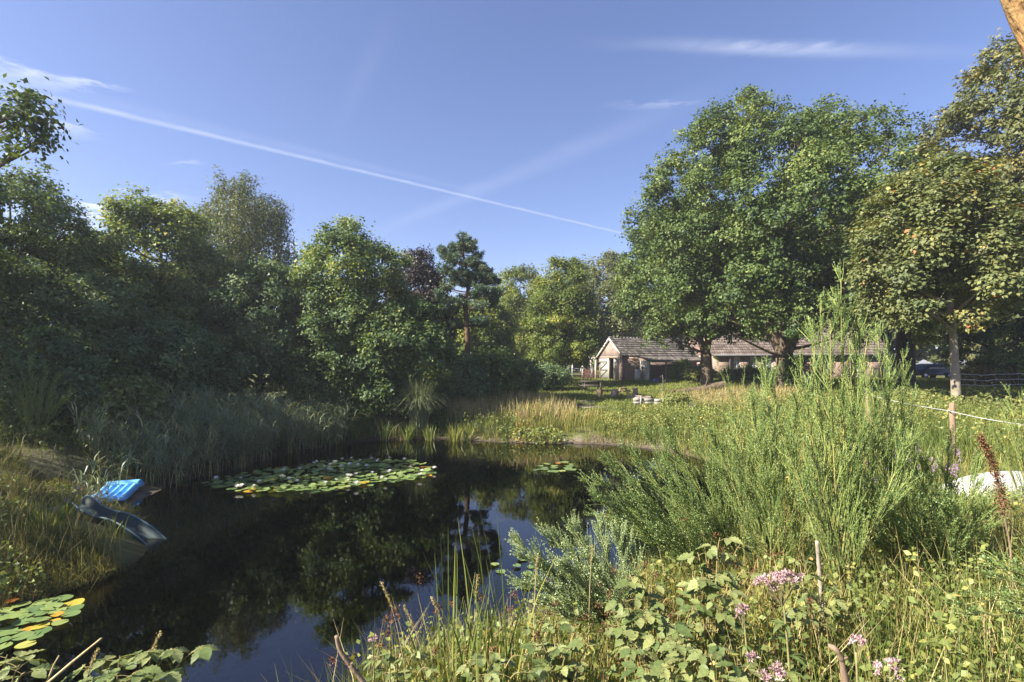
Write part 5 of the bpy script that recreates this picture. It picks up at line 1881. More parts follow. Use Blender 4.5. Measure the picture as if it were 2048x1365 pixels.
v = .25 + .26 * vnoise(P[:, 0], P[:, 1], 1.1, 5) + rng.normal(0, .14, len(P))
grass_obj('shade_grass', 'rough shaded grass below the willows', P, rng.uniform(.25, .7, len(P)), .016, rng.normal(0, .32, (len(P), 2)), 2, 'shadegrass', rng, v, .7)
# far left shore between reeds and pine
P = scatter(rng, 9000, -8.5, 0, 18, 25, lambda x, y, d: (d > .25) & (d < 4.5))
v = .22 + .22 * vnoise(P[:, 0], P[:, 1], 1.2, 6) + rng.normal(0, .14, len(P))
grass_obj('shore_grass', 'green and brown grass between reed bed and iris clumps', P, rng.uniform(.3, .75, len(P)), .018, rng.normal(0, .25, (len(P), 2)), 2, 'shadegrass', rng, v, .6)
# near bank under and between the foreground plants
P = scatter(rng, 15000, -4.5, 6.5, 1.6, 8.5, lambda x, y, d: (d > .05) & infr(x, y) & (y > 1.75) & ((x > -1.6) | (y > 2.6)) & ~((x < 1.5) & (y < 2.1)))
v = .38 + .26 * vnoise(P[:, 0], P[:, 1], 1.9, 7) + rng.normal(0, .2, len(P))
hm = np.where(P[:, 0] < -1.2, .35, 1.0) * np.interp(P[:, 1], [1.7, 3, 6, 8], [.48, .60, .62, .7])
grass_obj('near_grass', 'tangle of green and straw stems in the foreground', P, rng.uniform(.35, 1.05, len(P)) * hm, .0065, rng.normal(0, .24, (len(P), 2)), 3, 'grass', rng, v, .4)


P = scatter(rng, 2600, -5, 6.4, 17, 21.9, lambda x, y, d: (d > .02) & (d < .75) & (vnoise(x, y, 3.0, 31) > -.35))
grass_obj('edge_grass', 'drooping grass fringe along the far water edge', P, rng.uniform(.15, .42, len(P)), .014, rng.normal(0, .35, (len(P), 2)) + np.array([0, -.25]), 2, 'grass', rng, rng.uniform(.1, .9, len(P)), .9)


def weeds(name, label, P, H, nl, ls, mat, rng, spread=.12, tone=0.0, up=.6, droop=.2, tm=TRI):
    """leafy plants: leaves up a stem"""
    n = len(P)
    s = rng.random((n, nl)) ** .8
    a = rng.uniform(0, 2 * math.pi, (n, nl))
    r = spread * (1.15 - s) * rng.uniform(.3, 1.4, (n, nl)) * (H[:, None] / .5)
    lean = rng.normal(0, .12, (n, 2))
    Q = P[:, None] + np.stack([lean[:, :1] * s * H[:, None] + np.cos(a) * r, lean[:, 1:] * s * H[:, None] + np.sin(a) * r, s * H[:, None]], -1)
    Q = Q.reshape(-1, 3)
    O = np.stack([np.cos(a), np.sin(a), np.full_like(a, -droop)], -1).reshape(-1, 3)
    N_ = nz(rng.normal(size=Q.shape) * .5 + np.array([0, 0, up]) + O * .3)
    V, F = leaf_geo(Q, N_, O + rng.normal(0, .3, Q.shape), ls * rng.uniform(.6, 1.3, len(Q)), tm)
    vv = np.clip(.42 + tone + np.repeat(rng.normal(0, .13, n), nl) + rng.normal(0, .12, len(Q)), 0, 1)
    link(name, mesh(name, V, [F], M[mat], np.repeat(vv, len(tm[0]))), kind='stuff', label=label, category='weeds')


P = scatter(rng, 850, -3, 12, 20.5, 30, lambda x, y, d: (d > .7) & (vnoise(x, y, .9, 8) > -.25) & ~((np.abs(x - (3.4 + (y - 22) * .16)) < .7) & (y > 24.5)) & ~((y > 30) & (x < 9)))
weeds('bank_weeds', 'leafy green weeds crowding the far bank', P, rng.uniform(.3, .95, len(P)) * np.where(P[:, 0] > 1.8, np.interp(P[:, 1], [21, 24, 27], [1, .55, .25]), 1), 26, .08, 'weed', rng, .14, .05)
P = scatter(rng, 1500, 3.8, 15, 8, 24, lambda x, y, d: (d > .2) & infr(x, y) & (vnoise(x, y, .8, 9) > -.4) & ~((np.abs(x - 7.8) < 1.1) & (np.abs(y - 7.9) < 1.2)))
weeds('meadow_weeds', 'fine leafy weeds on the right bank behind the broom', P, rng.uniform(.3, .75, len(P)), 24, .05, 'weed', rng, .13, .2)
P = scatter(rng, 260, 3.5, 14, 11, 27, lambda x, y, d: (d > .5) & infr(x, y) & ~((y > 24) & (x < 9)))
weeds('tall_weeds', 'taller flowering weeds scattered over the right bank', P, rng.uniform(.6, 1.05, len(P)), 40, .075, 'weed', rng, .11, .15)
P = scatter(rng, 900, -18, -8.5, 13, 22, lambda x, y, d: (d > 1.0) & infr(x, y, .1))
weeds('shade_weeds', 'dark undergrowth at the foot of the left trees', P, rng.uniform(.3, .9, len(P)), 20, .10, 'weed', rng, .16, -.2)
P = scatter(rng, 520, -6, 2, 21.5, 28, lambda x, y, d: (d > .8))
weeds('shore_weeds', 'leafy plants behind the iris clumps', P, rng.uniform(.3, .8, len(P)), 22, .095, 'weed', rng, .15, -.1)
P = scatter(rng, 420, 14.5, 27, 17.2, 24, lambda x, y, d: infr(x, y) & ~((x > 17.6) & (np.abs(y - 18.5) < 1.3)))
weeds('bramble_thicket', 'bright bramble thicket round the maple trunk', P, rng.uniform(.25, .62, len(P)), 34, .13, 'bramblesmall', rng, .30, .12, 1.0)
P = scatter(rng, 60, 1.0, 2.4, 19.8, 21.2, lambda x, y, d: (d > -.15) & (d < .9))
P = scatter(rng, 46, -.6, 2.2, 20.0, 21.2, lambda x, y, d: (d > -.1) & (d < .8))
weeds('water_mint', 'low pale green plants spilling over the far water edge', P, rng.uniform(.2, .45, len(P)), 40, .09, 'weed', rng, .28, .12)
P = scatter(rng, 60, 15.5, 26, 27, 33, lambda x, y, d: infr(x, y))
P = scatter(rng, 1400, -.9, 6.0, 2.0, 7.0, lambda x, y, d: (d > .1) & infr(x, y) & ~((x < 1.3) & (y < 2.6)))
hw = rng.uniform(.25, .6, len(P))
grass_obj('near_weed_stems', 'thin green stems between the foreground plants', P, hw, .004, rng.normal(0, .1, (len(P), 2)), 2, 'weed', rng, rng.uniform(.3, .8, len(P)), .1)
weeds('near_weeds', 'small green leaves between the foreground stems', P, hw, 14, .045, 'weed', rng, .10, .1, tm=DIAMOND)


P = scatter(rng, 900, -11.5, -5.9, 5.8, 11.0, lambda x, y, d: (d > .1) & infr(x, y, .1) & ~((np.abs(y - 9.25 - (x + 8.28) * -.28) < .65) & (x > -8.8)))
grass_obj('left_bank_straw', 'golden dry stalks standing on the left bank', P, rng.uniform(.4, .8, len(P)), .008, rng.normal(0, .25, (len(P), 2)), 3, 'straw', rng, rng.uniform(.1, .9, len(P)))
P = scatter(rng, 260, -11.5, -6.0, 6.0, 11.0, lambda x, y, d: (d > .0) & infr(x, y, .1) & (vnoise(x, y, 2.0, 15) > 0) & ~((np.abs(y - 9.25 - (x + 8.28) * -.28) < .7) & (x > -8.8)))
weeds('left_bank_weeds', 'leafy weeds among the grass of the left bank', P, rng.uniform(.2, .55, len(P)), 22, .06, 'weed', rng, .13, 0)


def reed_bed():
    rng = np.random.default_rng(520)
    P = scatter(rng, 1250, -12, -6.6, 12.9, 20.4, lambda x, y, d: (d > -.35) & (d < 2.6) & (vnoise(x, y, 1.2, 4) > -.75))
    lone = np.array([(at(px, d), d, gz(at(px, d), d)) for px, d in ((170, 10.9), (195, 11.2), (215, 11.6), (238, 12.0), (180, 11.5), (252, 12.6), (150, 11.3), (280, 12.9), (262, 13.2))])
    P = np.concatenate([P, lone])
    n = len(P)
    H = rng.uniform(.85, 1.75, n) * np.interp(P[:, 1], [11, 13, 15, 20], [.62, .85, .98, .80])
    lean = rng.normal(0, .19, (n, 2)) + np.array([.07, -.04])
    S = Acc()
    V, F, k = blades(P, H * .95, np.full(n, .012), lean, 3, rng, .2)
    dead = rng.random(n) < .25
    S.add(V, F, np.repeat(np.where(dead, .98, rng.uniform(.4, .9, n)), k))
    nl = 10
    s = rng.uniform(.25, 1.0, (n, nl))
    R = P[:, None] + np.concatenate([lean[:, None] * (H[:, None] * s ** 1.7)[..., None], (s * H[:, None])[..., None]], -1)
    R = R.reshape(-1, 3)
    a = rng.uniform(0, 2 * math.pi, n * nl)
    L = rng.uniform(.32, .72, n * nl)
    ln = np.stack([np.cos(a), np.sin(a)], 1) * rng.uniform(.6, 1.15, (n * nl, 1)) + np.array([.2, -.05])
    V, F, k = blades(R, L, np.full(n * nl, .021), ln, 3, rng, .75)
    S.add(V, F, np.repeat(np.clip(np.repeat(rng.normal(.42, .1, n) + dead * .2, nl) + rng.normal(0, .14, n * nl), 0, 1), k))
    link('reed_bed', S.build('reed_bed', M['reed']), kind='stuff', label='grey-green reed bed along the left shore', category='reeds')


reed_bed()


def iris(px, d, n, h, label, seed, tone=0.0):
    rng = np.random.default_rng(seed)
    x = at(px, d)
    z = gz(x, d)
    a = rng.uniform(0, 6.28, n)
    r = rng.uniform(0, .20, n)
    P = np.stack([np.cos(a) * r, np.sin(a) * r, np.zeros(n)], 1)
    V, F, k = blades(P, h * rng.uniform(.65, 1.1, n), np.full(n, .032), np.stack([np.cos(a), np.sin(a)], 1) * rng.uniform(.04, .45, (n, 1)), 4, rng, .4)
    t = thing('iris_clump', label, 'iris', (x, d, z - .03), 0, 'iris clumps at the far water edge')
    link('leaves', mesh('leaves', V, [F], M['iris'], np.repeat(np.clip(rng.normal(.45 + tone, .2, n), 0, 1), k)), t)


iris(910, 20.7, 60, .95, 'brightest yellow-green iris clump at the far water edge', 601, .25)
iris(935, 20.9, 40, .85, 'sunlit iris clump just right of the brightest one', 602, .18)
iris(860, 21.0, 46, .85, 'green iris clump left of the brightest one', 603, .05)
iris(815, 21.1, 50, .80, 'iris clump below the arching grass', 604)
iris(770, 20.9, 12, .95, 'few single iris blades standing in the water', 605)
iris(668, 19.9, 60, .95, 'broad dark iris clump nearest the reed bed', 606, -.1)
iris(620, 18.8, 44, 1.0, 'iris clump at the end of the reed bed', 607, -.1)
iris(710, 20.6, 34, .75, 'short iris clump right of the broad dark one', 608, -.05)
iris(575, 17.9, 40, 1.1, 'iris clump hidden half in the reeds', 609, -.05)
iris(90, 7.9, 40, .62, 'green blades on the left bank below the slide', 610, .05)
iris(225, 8.6, 16, .50, 'bright blades at the water edge below the slide foot', 611, .15)
iris(130, 9.1, 30, .55, 'green blades left of the slide top', 612, .05)


def arching_grass():
    rng = np.random.default_rng(621)
    d = 21.9
    x = at(838, d)
    n = 1100
    a = rng.uniform(0, 6.28, n)
    P = np.stack([np.cos(a), np.sin(a), np.zeros(n)], 1) * rng.uniform(0, .35, (n, 1))
    V, F, k = blades(P, rng.uniform(2.2, 3.5, n), np.full(n, .026), np.stack([np.cos(a), np.sin(a)], 1) * rng.uniform(.12, .40, (n, 1)), 4, rng, 1.75)
    t = thing('arching_grass', 'tall clump of arching grass leaves before the dark trees', 'grass clump', (x, d, gz(x, d)))
    link('leaves', mesh('leaves', V, [F], M['reed'], np.repeat(np.clip(rng.normal(.48, .16, n), 0, 1), k)), t)


arching_grass()


def loosestrife(px, d, h, label, seed, n=9, wide=.16):
    rng = np.random.default_rng(seed)
    x = at(px, d)
    t = thing('loosestrife', label, 'flower', (x, d, gz(x, d)), 0, 'purple flower spikes on the banks')
    for i in range(n):
        b = np.array([rng.normal(0, wide), rng.normal(0, wide), 0])
        e = b + np.array([rng.normal(0, .10), rng.normal(0, .10), h * rng.uniform(.7, 1.1)])
        st = link('stem', Acc().tube([b, (b + e) / 2, e], [.006, .005, .003], 4).build('stem', M['weed']), t)
        k = 34
        P = b + (e - b) * rng.uniform(.70, 1.0, (k, 1)) + rng.normal(0, .012, (k, 3))
        V, F = leaf_geo(P, rnd_dirs(rng, k), rnd_dirs(rng, k), .026, DIAMOND)
        link('flower_spike', mesh('flower_spike', V, [F], M['purple'], np.repeat(rng.random(k), 4)), st)


loosestrife(1048, 22.0, .9, 'purple flower spikes on the far bank left of the bare earth', 631, 4)
loosestrife(1835, 8.9, .72, 'widest drift of purple flower spikes before the rope', 632, 18, .42)
loosestrife(1735, 8.6, .60, 'small purple flower spikes left of the wide drift', 633, 5, .2)
loosestrife(1872, 8.4, .62, 'purple flower spikes right of the wide drift', 634, 6, .22)
loosestrife(1380, 24.5, .6, 'lone purple flowers below the dry grass', 635, 3)
loosestrife(150, 9.0, .55, 'purple flower beside the slide top', 636, 2)


# ------------------------------------------------------------------ broom bushes
def broom(label, base, stems, seed, mat='broom', twig='broomtwig', nb=13, ntw=8, leaf=.011, lpt=20, blen=.42, tlen=.20, spread=.42, stem_r=.0085, leaf_start=.0):
    """stems: list of (tip vector relative to the base, sideways bow)"""
    rng = np.random.default_rng(seed)
    t = thing('broom_bush', label, 'broom', base, 0, 'broom bushes in the foreground')
    S = Acc()
    TP, TH, TL, TW, LP, LO = [], [], [], [], [], []
    for tip, bow in stems:
        tip = np.asarray(tip, float)
        L = np.linalg.norm(tip)
        b0 = np.array([rng.normal(0, .05), rng.normal(0, .05), -.05])
        mid = tip * .5 + np.asarray(bow, float)
        sp = bez(b0, mid, tip, 16)
        S.tube(sp, np.linspace(stem_r, .0022, 16), 6)
        for i in range(nb):
            s = .14 + .86 * (i + rng.random()) / nb
            k = min(int(s * 15), 14)
            p = sp[k] + (sp[k + 1] - sp[k]) * (s * 15 - k)
            ax = nz(sp[k + 1] - sp[k])
            d = nz(ax + spread * nz(rng.normal(size=3)) + np.array([0, 0, .12]))
            bl = blen * (1.08 - .93 * s) * rng.uniform(.7, 1.2) * L ** .4
            m_ = p + d * bl * .5 + rng.normal(0, .02, 3)
            d2 = nz(.75 * ax + .5 * d + np.array([0, 0, .15]) + rng.normal(0, .12, 3))
            e = m_ + d2 * bl * .55
            bp = bez(p, m_, e, 6)
            TP.append(bp)
            for j in range(ntw):
                u = (j + rng.random()) / ntw * .92
                q = bp[min(int(u * 5), 4)] * (1 - (u * 5) % 1) + bp[min(int(u * 5) + 1, 5)] * ((u * 5) % 1)
                td = nz((d * (1 - u) + d2 * u) + .34 * nz(rng.normal(size=3)) + np.array([0, 0, .08]))
                tl = 1.45 * tlen * (1.2 - .6 * u) * (1.15 - .6 * s) * rng.uniform(.6, 1.2)
                TH.append(np.stack([q, q + td * tl * .5 + rng.normal(0, .006, 3), q + td * tl]))
    tw = Acc()
    for bp in TP:
        tw.tube(bp, np.linspace(.0034, .0014, len(bp)), 3, rng.random(), cap=False)
    # twigs as thin crossed ribbons, vectorised
    Tw = np.array(TH)
    dd = nz(Tw[:, 2] - Tw[:, 0])
    s1 = nz(np.cross(dd, rnd_dirs(rng, len(Tw))))
    w = .0022
    for sd in (s1, np.cross(dd, s1)):
        V = np.stack([Tw[:, 0] - sd * w, Tw[:, 0] + sd * w, Tw[:, 1] - sd * w, Tw[:, 1] + sd * w, Tw[:, 2] - sd * w * .4, Tw[:, 2] + sd * w * .4], 1)
        b = (np.arange(len(Tw)) * 6)[:, None, None]
        F = (b + np.array([[0, 1, 3, 2], [2, 3, 5, 4]])[None]).reshape(-1, 4)
        tw.add(V.reshape(-1, 3), F, np.repeat(rng.random(len(Tw)), 6))
    nn = lpt
    u = rng.random((len(Tw), nn, 1))
    P = (Tw[:, None, 0] * (1 - u) + Tw[:, None, 2] * u + rng.normal(0, .003, (len(Tw), nn, 3))).reshape(-1, 3)
    O = nz(np.repeat(dd, nn, 0) * .9 + rng.normal(size=P.shape) * .55)
    V, F = leaf_geo(P, nz(rng.normal(size=P.shape) + np.array([0, 0, .4])), O, leaf * rng.uniform(.6, 1.3, len(P)), TRI)
    vv = np.clip(np.repeat(rng.normal(.48, .12, len(Tw)), nn) + rng.normal(0, .14, len(P)), 0, 1)
    link('stems', S.build('stems', M['broomstem'], True), t)
    link('twigs', tw.build('twigs', M[twig]), t)
    link('foliage', mesh('foliage', V, [F], M[mat], np.repeat(vv, 3)), t)


def pt(px, py, d):
    return np.array([at(px, d), d, EYE - (py - HOR) / FPX * d])


def broom_px(label, root, tips, seed, **kw):
    """root and tips as (px, py, depth)"""
    b = pt(*root)
    b[2] = min(b[2], gz(b[0], b[1]) + .02) if kw.pop('ground', True) else b[2]
    st = []
    r = np.random.default_rng(seed + 7)
    for q in tips:
        tip = pt(*q[:3]) - b
        bow = np.array(q[3]) if len(q) > 3 else np.array([0, 0, .10]) + r.normal(0, .03, 3)
        st.append((tip, bow))
    broom(label, tuple(b), st, seed, **kw)


broom_px('tallest upright broom with yellow stems right of centre', (1690, 1180, 4.0),
         [(1682, 558, 4.0), (1640, 612, 4.1), (1712, 640, 4.1), (1622, 665, 4.2), (1735, 672, 3.9), (1660, 640, 3.9), (1600, 740, 4.0), (1780, 770, 4.1), (1560, 860, 3.9), (1815, 880, 3.9), (1700, 720, 4.3)],
         701, nb=15, ntw=9, lpt=18, spread=.42, tlen=.19, blen=.42)
broom_px('slender broom spire right of the tallest one', (1790, 1130, 5.2), [(1755, 668, 5.2), (1728, 735, 5.1), (1808, 720, 5.3), (1775, 700, 5.3), (1745, 790, 5.0), (1825, 800, 5.2), (1700, 830, 5.0)],
         702, nb=14, ntw=8, lpt=22, spread=.40, tlen=.22, blen=.42)
broom_px('broom sweeping far left over the dark water', (1500, 1190, 4.9),
         [(1185, 960, 4.6), (1195, 1000, 4.4), (1215, 925, 4.9), (1255, 905, 5.0), (1300, 885, 5.1), (1205, 1030, 4.7), (1260, 980, 4.3), (1340, 880, 4.8), (1240, 1060, 4.6), (1390, 870, 5.0), (1320, 950, 4.5), (1300, 1070, 4.3), (1370, 990, 4.4), (1440, 900, 4.7)],
         703, nb=15, ntw=10, lpt=22, spread=.52, tlen=.22, blen=.52)
broom_px('broom with pale bare stem left of the tallest one', (1557, 1180, 4.5), [(1550, 760, 4.5), (1500, 800, 4.5), (1470, 850, 4.6), (1600, 790, 4.4), (1530, 740, 4.7), (1425, 880, 4.4), (1640, 870, 4.4), (1520, 880, 4.1)],
         704, nb=16, ntw=11, lpt=22, spread=.50, tlen=.2, blen=.46)
broom_px('low pale grey-green broom at the near water edge', (1275, 1300, 3.7),
         [(1040, 1090, 3.7), (1062, 1120, 3.6), (1100, 1075, 3.8), (1150, 1062, 3.9), (1200, 1058, 3.9), (1050, 1170, 3.5), (1090, 1210, 3.4), (1240, 1075, 3.8), (1130, 1130, 3.5), (1180, 1120, 3.5)],
         705, mat='broompale', twig='broompale', nb=15, ntw=10, lpt=22, spread=.45, tlen=.17, blen=.38)
broom_px('spreading broom in front of the white boat', (1880, 1190, 4.4),
         [(1760, 900, 4.3), (1820, 870, 4.5), (1700, 950, 4.2), (1900, 890, 4.5), (1960, 930, 4.3), (1840, 930, 4.0), (1720, 1010, 4.0), (1990, 1000, 4.1), (1900, 1000, 3.9), (1790, 1000, 3.9), (1650, 1000, 4.2)],
         706, nb=15, ntw=10, lpt=22, spread=.55, tlen=.2, blen=.46)
broom_px('broom shoots standing at the right edge', (2060, 1050, 6.4), [(2020, 790, 6.4), (2040, 800, 6.5), (2008, 830, 6.3), (2060, 780, 6.4), (1985, 860, 6.3)], 707, nb=9, ntw=6, lpt=14, spread=.24, tlen=.2, blen=.32)
broom_px('broom twigs reaching in from the lower right edge', (2230, 1250, 2.9), [(1975, 1130, 2.9), (1985, 1155, 2.8), (2010, 1140, 3.0), (1930, 1210, 2.7), (1945, 1235, 2.6)], 708, nb=8, ntw=5, lpt=10, spread=.16, tlen=.16, blen=.28, ground=False)
broom_px('dark broom at the left below the willows', (70, 860, 13.5), [(40, 735, 13.5), (60, 725, 13.4), (90, 740, 13.6), (115, 760, 13.5), (20, 765, 13.4), (140, 790, 13.3)], 709, nb=12, ntw=7, lpt=8, leaf=.03, spread=.30, tlen=.32, blen=.6)
broom_px('distant pale broom before the forked oak', (1480, 830, 22.0), [(1418, 690, 22), (1432, 720, 22), (1450, 730, 22), (1490, 735, 22), (1510, 755, 22)], 710, nb=8, ntw=4, lpt=6, leaf=.035, spread=.16, tlen=.3, blen=.45, stem_r=.012)


# ------------------------------------------------------------------ brambles, agrimony and small foreground things
def bramble_meshes():
    out = []
    rng = np.random.default_rng(80)
    for k in range(5):
        tt = np.linspace(0, 1, 11)
        hw = np.interp(tt, [0, .08, .25, .45, .65, .85, 1], [0.02, .15, .28, .31, .25, .12, .005])
        hw *= 1 + .10 * ((np.arange(11) % 2) * 2 - 1) * (tt > .1) * (tt < .95)
        V, F = [], []
        dr = rng.uniform(.05, .30)
        fold = rng.uniform(.10, .28)
        for i, (a, w) in enumerate(zip(tt, hw)):
            z = -dr * a * a
            rip = .034 * ((i % 2) * 2 - 1)
            V += [(a, -w, z + fold * w + rip * .6), (a, -w * .5, z + fold * w * .5 + rip), (a, 0, z), (a, w * .5, z + fold * w * .5 + rip), (a, w, z + fold * w + rip * .6)]
        F = [(i * 5 + j, i * 5 + j + 1, i * 5 + 6 + j, i * 5 + 5 + j) for i in range(10) for j in range(4)]
        out.append(mesh('leaf', np.array(V), [np.array(F)], M['bramble'], smooth=True))
    return out


BL = bramble_meshes()


def lance_mesh():
    tt = np.linspace(0, 1, 10)
    hw = np.interp(tt, [0, .1, .3, .6, .85, 1], [.012, .05, .105, .10, .045, .004])
    V = []
    for i, (a, w) in enumerate(zip(tt, hw)):
        z = .10 * a - .42 * a * a
        w *= 1 + .08 * ((i % 2) * 2 - 1)
        V += [(a, -w, z + .25 * w), (a, 0, z), (a, w, z + .25 * w)]
    F = [(i * 3 + j, i * 3 + j + 1, i * 3 + 4 + j, i * 3 + 3 + j) for i in range(9) for j in range(2)]
    return mesh('leaf', np.array(V), [np.array(F)], M['agrimony'], smooth=True)


LANCE = lance_mesh()


def put(name, data, parent, p, d, n, s):
    d = nz(np.asarray(d, float))
    n = np.asarray(n, float)
    n = nz(n - d * np.dot(n, d))
    b = np.cross(n, d)
    o = link(name, data, parent)
    o.matrix_basis = Matrix(((d[0] * s, b[0] * s, n[0] * s, p[0]), (d[1] * s, b[1] * s, n[1] * s, p[1]), (d[2] * s, b[2] * s, n[2] * s, p[2]), (0, 0, 0, 1)))
    return o


def bramble(label, root, canes, seed, nlf=7, ls=.085, tip_only=.25):
    """root (px, py, d) is only used for x and depth; canes are tips (px, py, d)"""
    rng = np.random.default_rng(seed)
    b = pt(*root)
    b[2] = gz(b[0], b[1])
    t = thing('bramble', label, 'bramble', tuple(b), 0, 'brambles in the foreground')
    S = Acc()
    for q in canes:
        tip = pt(*q) - b
        b0 = np.array([rng.normal(0, .05), rng.normal(0, .05), -.03])
        cp = bez(b0, np.array([tip[0] * .35, tip[1] * .35, tip[2] * .85 + .06]), tip, 14)
        S.tube(cp, np.linspace(.0055, .0022, 14), 5)
        for i in range(nlf):
            s = tip_only + (1 - tip_only) * (i + .6) / nlf
            k = min(int(s * 13), 12)
            p = cp[k]
            a = i * 2.4 + rng.uniform(-.4, .4)
            pd = nz(np.array([math.cos(a), math.sin(a), rng.uniform(.1, .6)]))
            pl = rng.uniform(.03, .07)
            e = p + pd * pl
            S.tube([p, (p + e) / 2 + (0, 0, .004), e], [.0018, .0016, .0014], 3, cap=False)
            side = nz(np.cross(pd, [0, 0, 1.0]))
            nrm = nz(np.array([0, 0, 1.0]) + rng.normal(0, .28, 3))
            sz = ls * 1.18 * rng.uniform(.75, 1.25) * (1.05 - .35 * s)
            for dv, f in ((pd * np.array([1, 1, .2]), 1.12), (pd * .45 * np.array([1, 1, 0]) + side, .9), (pd * .45 * np.array([1, 1, 0]) - side, .9)):
                put('leaf', BL[rng.integers(0, 5)], t, e + dv * .004, dv + rng.normal(0, .12, 3) + np.array([0, 0, -.15]), nrm, sz * f)
    link('canes', S.build('canes', M['cane'], True), t)


bramble('bramble hanging over the water at the lower left corner', (230, 1500, 2.5), [(165, 1330, 2.5), (240, 1312, 2.5), (300, 1300, 2.5), (355, 1295, 2.55), (415, 1290, 2.6), (270, 1345, 2.4), (345, 1345, 2.4), (205, 1360, 2.4)], 801, nlf=6, ls=.090, tip_only=.45)
bramble('bramble sprig cut by the left edge', (-10, 1500, 2.4), [(15, 1310, 2.4), (40, 1330, 2.35), (-10, 1325, 2.4), (50, 1345, 2.3)], 802, nlf=5, ls=.085, tip_only=.5)
bramble('raspberry shoots left of the pink flowers, before the sweeping broom', (1420, 1400, 2.9), [(1395, 1105, 2.95), (1440, 1075, 3.0), (1480, 1090, 3.0), (1420, 1150, 2.8), (1490, 1140, 2.9), (1385, 1160, 2.9), (1455, 1185, 2.7)], 803, nlf=6, ls=.082, tip_only=.4)
bramble('large-leaved raspberry below the pale broom', (1290, 1450, 2.7), [(1260, 1150, 2.75), (1300, 1170, 2.7), (1335, 1195, 2.7), (1245, 1200, 2.6), (1290, 1230, 2.55), (1340, 1245, 2.6), (1220, 1250, 2.6)], 804, nlf=6, ls=.085, tip_only=.4)
bramble('raspberry in the bottom centre among straw', (1330, 1500, 2.2), [(1270, 1290, 2.25), (1320, 1270, 2.3), (1370, 1290, 2.2), (1290, 1330, 2.1), (1350, 1330, 2.1), (1400, 1320, 2.15)], 805, nlf=5, ls=.078, tip_only=.4)
bramble('leafy shoots right of the iris-like blades at the water', (1120, 1450, 2.7), [(1060, 1255, 2.75), (1110, 1240, 2.8), (1160, 1250, 2.7), (1080, 1300, 2.6), (1140, 1300, 2.55), (1190, 1290, 2.6)], 806, nlf=5, ls=.07, tip_only=.35)
bramble('low bramble at the bottom edge left of the pink clusters', (1440, 1550, 2.0), [(1420, 1310, 2.05), (1460, 1290, 2.1), (1500, 1330, 2.0), (1440, 1345, 1.95)], 807, nlf=5, ls=.07, tip_only=.4)
bramble('young bramble round the wooden stake', (1630, 1350, 3.1), [(1600, 1120, 3.1), (1655, 1150, 3.1), (1590, 1160, 3.0), (1640, 1200, 3.0), (1680, 1180, 3.05), (1610, 1230, 2.9)], 808, nlf=5, ls=.062, tip_only=.4)
bramble('small leafy shoots at the bottom left of the near bank', (800, 1500, 2.6), [(745, 1310, 2.65), (790, 1290, 2.7), (830, 1300, 2.65), (770, 1345, 2.55), (850, 1335, 2.55)], 809, nlf=6, ls=.05, tip_only=.3)
bramble('leafy shoots below the straw blades near centre', (980, 1500, 2.5), [(930, 1320, 2.5), (980, 1300, 2.55), (1030, 1310, 2.5), (960, 1350, 2.4), (1040, 1345, 2.4)], 810, nlf=6, ls=.058, tip_only=.3)
bramble('raspberry between the two large-leaved ones', (1370, 1420, 3.1), [(1345, 1230, 3.1), (1400, 1220, 3.1), (1440, 1235, 3.0), (1370, 1260, 2.95), (1480, 1230, 3.0)], 811, nlf=5, ls=.075, tip_only=.35)


def agrimony(label, root, top, heads, seed, nleaf=10, ls=.15):
    """heads: (px, py, radius m)"""
    rng = np.random.default_rng(seed)
    d = root[2]
    b = pt(*root)
    b[2] = gz(b[0], b[1])
    t = thing('hemp_agrimony', label, 'flower', tuple(b), 0, 'pink hemp agrimony plants')
    tip = pt(*top) - b
    S = Acc()
    cp = bez((0, 0, -.03), tip * .5 + np.array([.02, 0, .03]), tip, 14)
    S.tube(cp, np.linspace(.007, .0035, 14), 6)
    for i in range(nleaf):
        s = .35 + .62 * i / nleaf
        p = cp[int(s * 13)]
        a = (i % 2) * math.pi + (i // 2) * 1.4 + rng.uniform(-.3, .3)
        for q in (0, 2.2, -2.2):
            dv = np.array([math.cos(a + q * .3), math.sin(a + q * .3), rng.uniform(.05, .35)])
            put('leaf', LANCE, t, p, dv, np.array([0, 0, 1.0]) + rng.normal(0, .2, 3), ls * rng.uniform(.75, 1.15) * (1.1 - .5 * s) * (1 if q == 0 else .72))
    for (hx, hy, hr) in heads:
        h = pt(hx, hy, d) - b
        P, O = [], []
        m = max(5, int(90 * (hr / .1) ** 2))
        r = hr * np.sqrt(rng.random(m))
        a = rng.uniform(0, 6.28, m)
        C = h + np.stack([np.cos(a) * r, np.sin(a) * r * .8, .02 * np.cos(r / hr * 1.5) + rng.normal(0, .006, m)], 1)
        for c in C[::2]:
            S.tube(bez(tip - (0, 0, .05), (tip + c) / 2 - (0, 0, .02), c, 4), np.linspace(.002, .0009, 4), 3, cap=False)
        k = 16
        dv = nz(rng.normal(size=(m, k, 3)) + np.array([0, 0, .8]))
        P = (C[:, None] + dv * .002).reshape(-1, 3)
        dv = dv.reshape(-1, 3)
        V, F = leaf_geo(P, nz(np.cross(dv, rnd_dirs(rng, len(dv)))), dv, .014 * rng.uniform(.7, 1.3, len(P)), DIAMOND, .55)
        vv = np.clip(np.repeat(rng.normal(.5, .22, m), k) + rng.normal(0, .15, len(P)), 0, 1)
        link('flower_head', mesh('flower_head', V, [F], M['pink'], np.repeat(vv, 4)), t)
    link('stem', S.build('stem', M['agrimony_stem'], True), t)


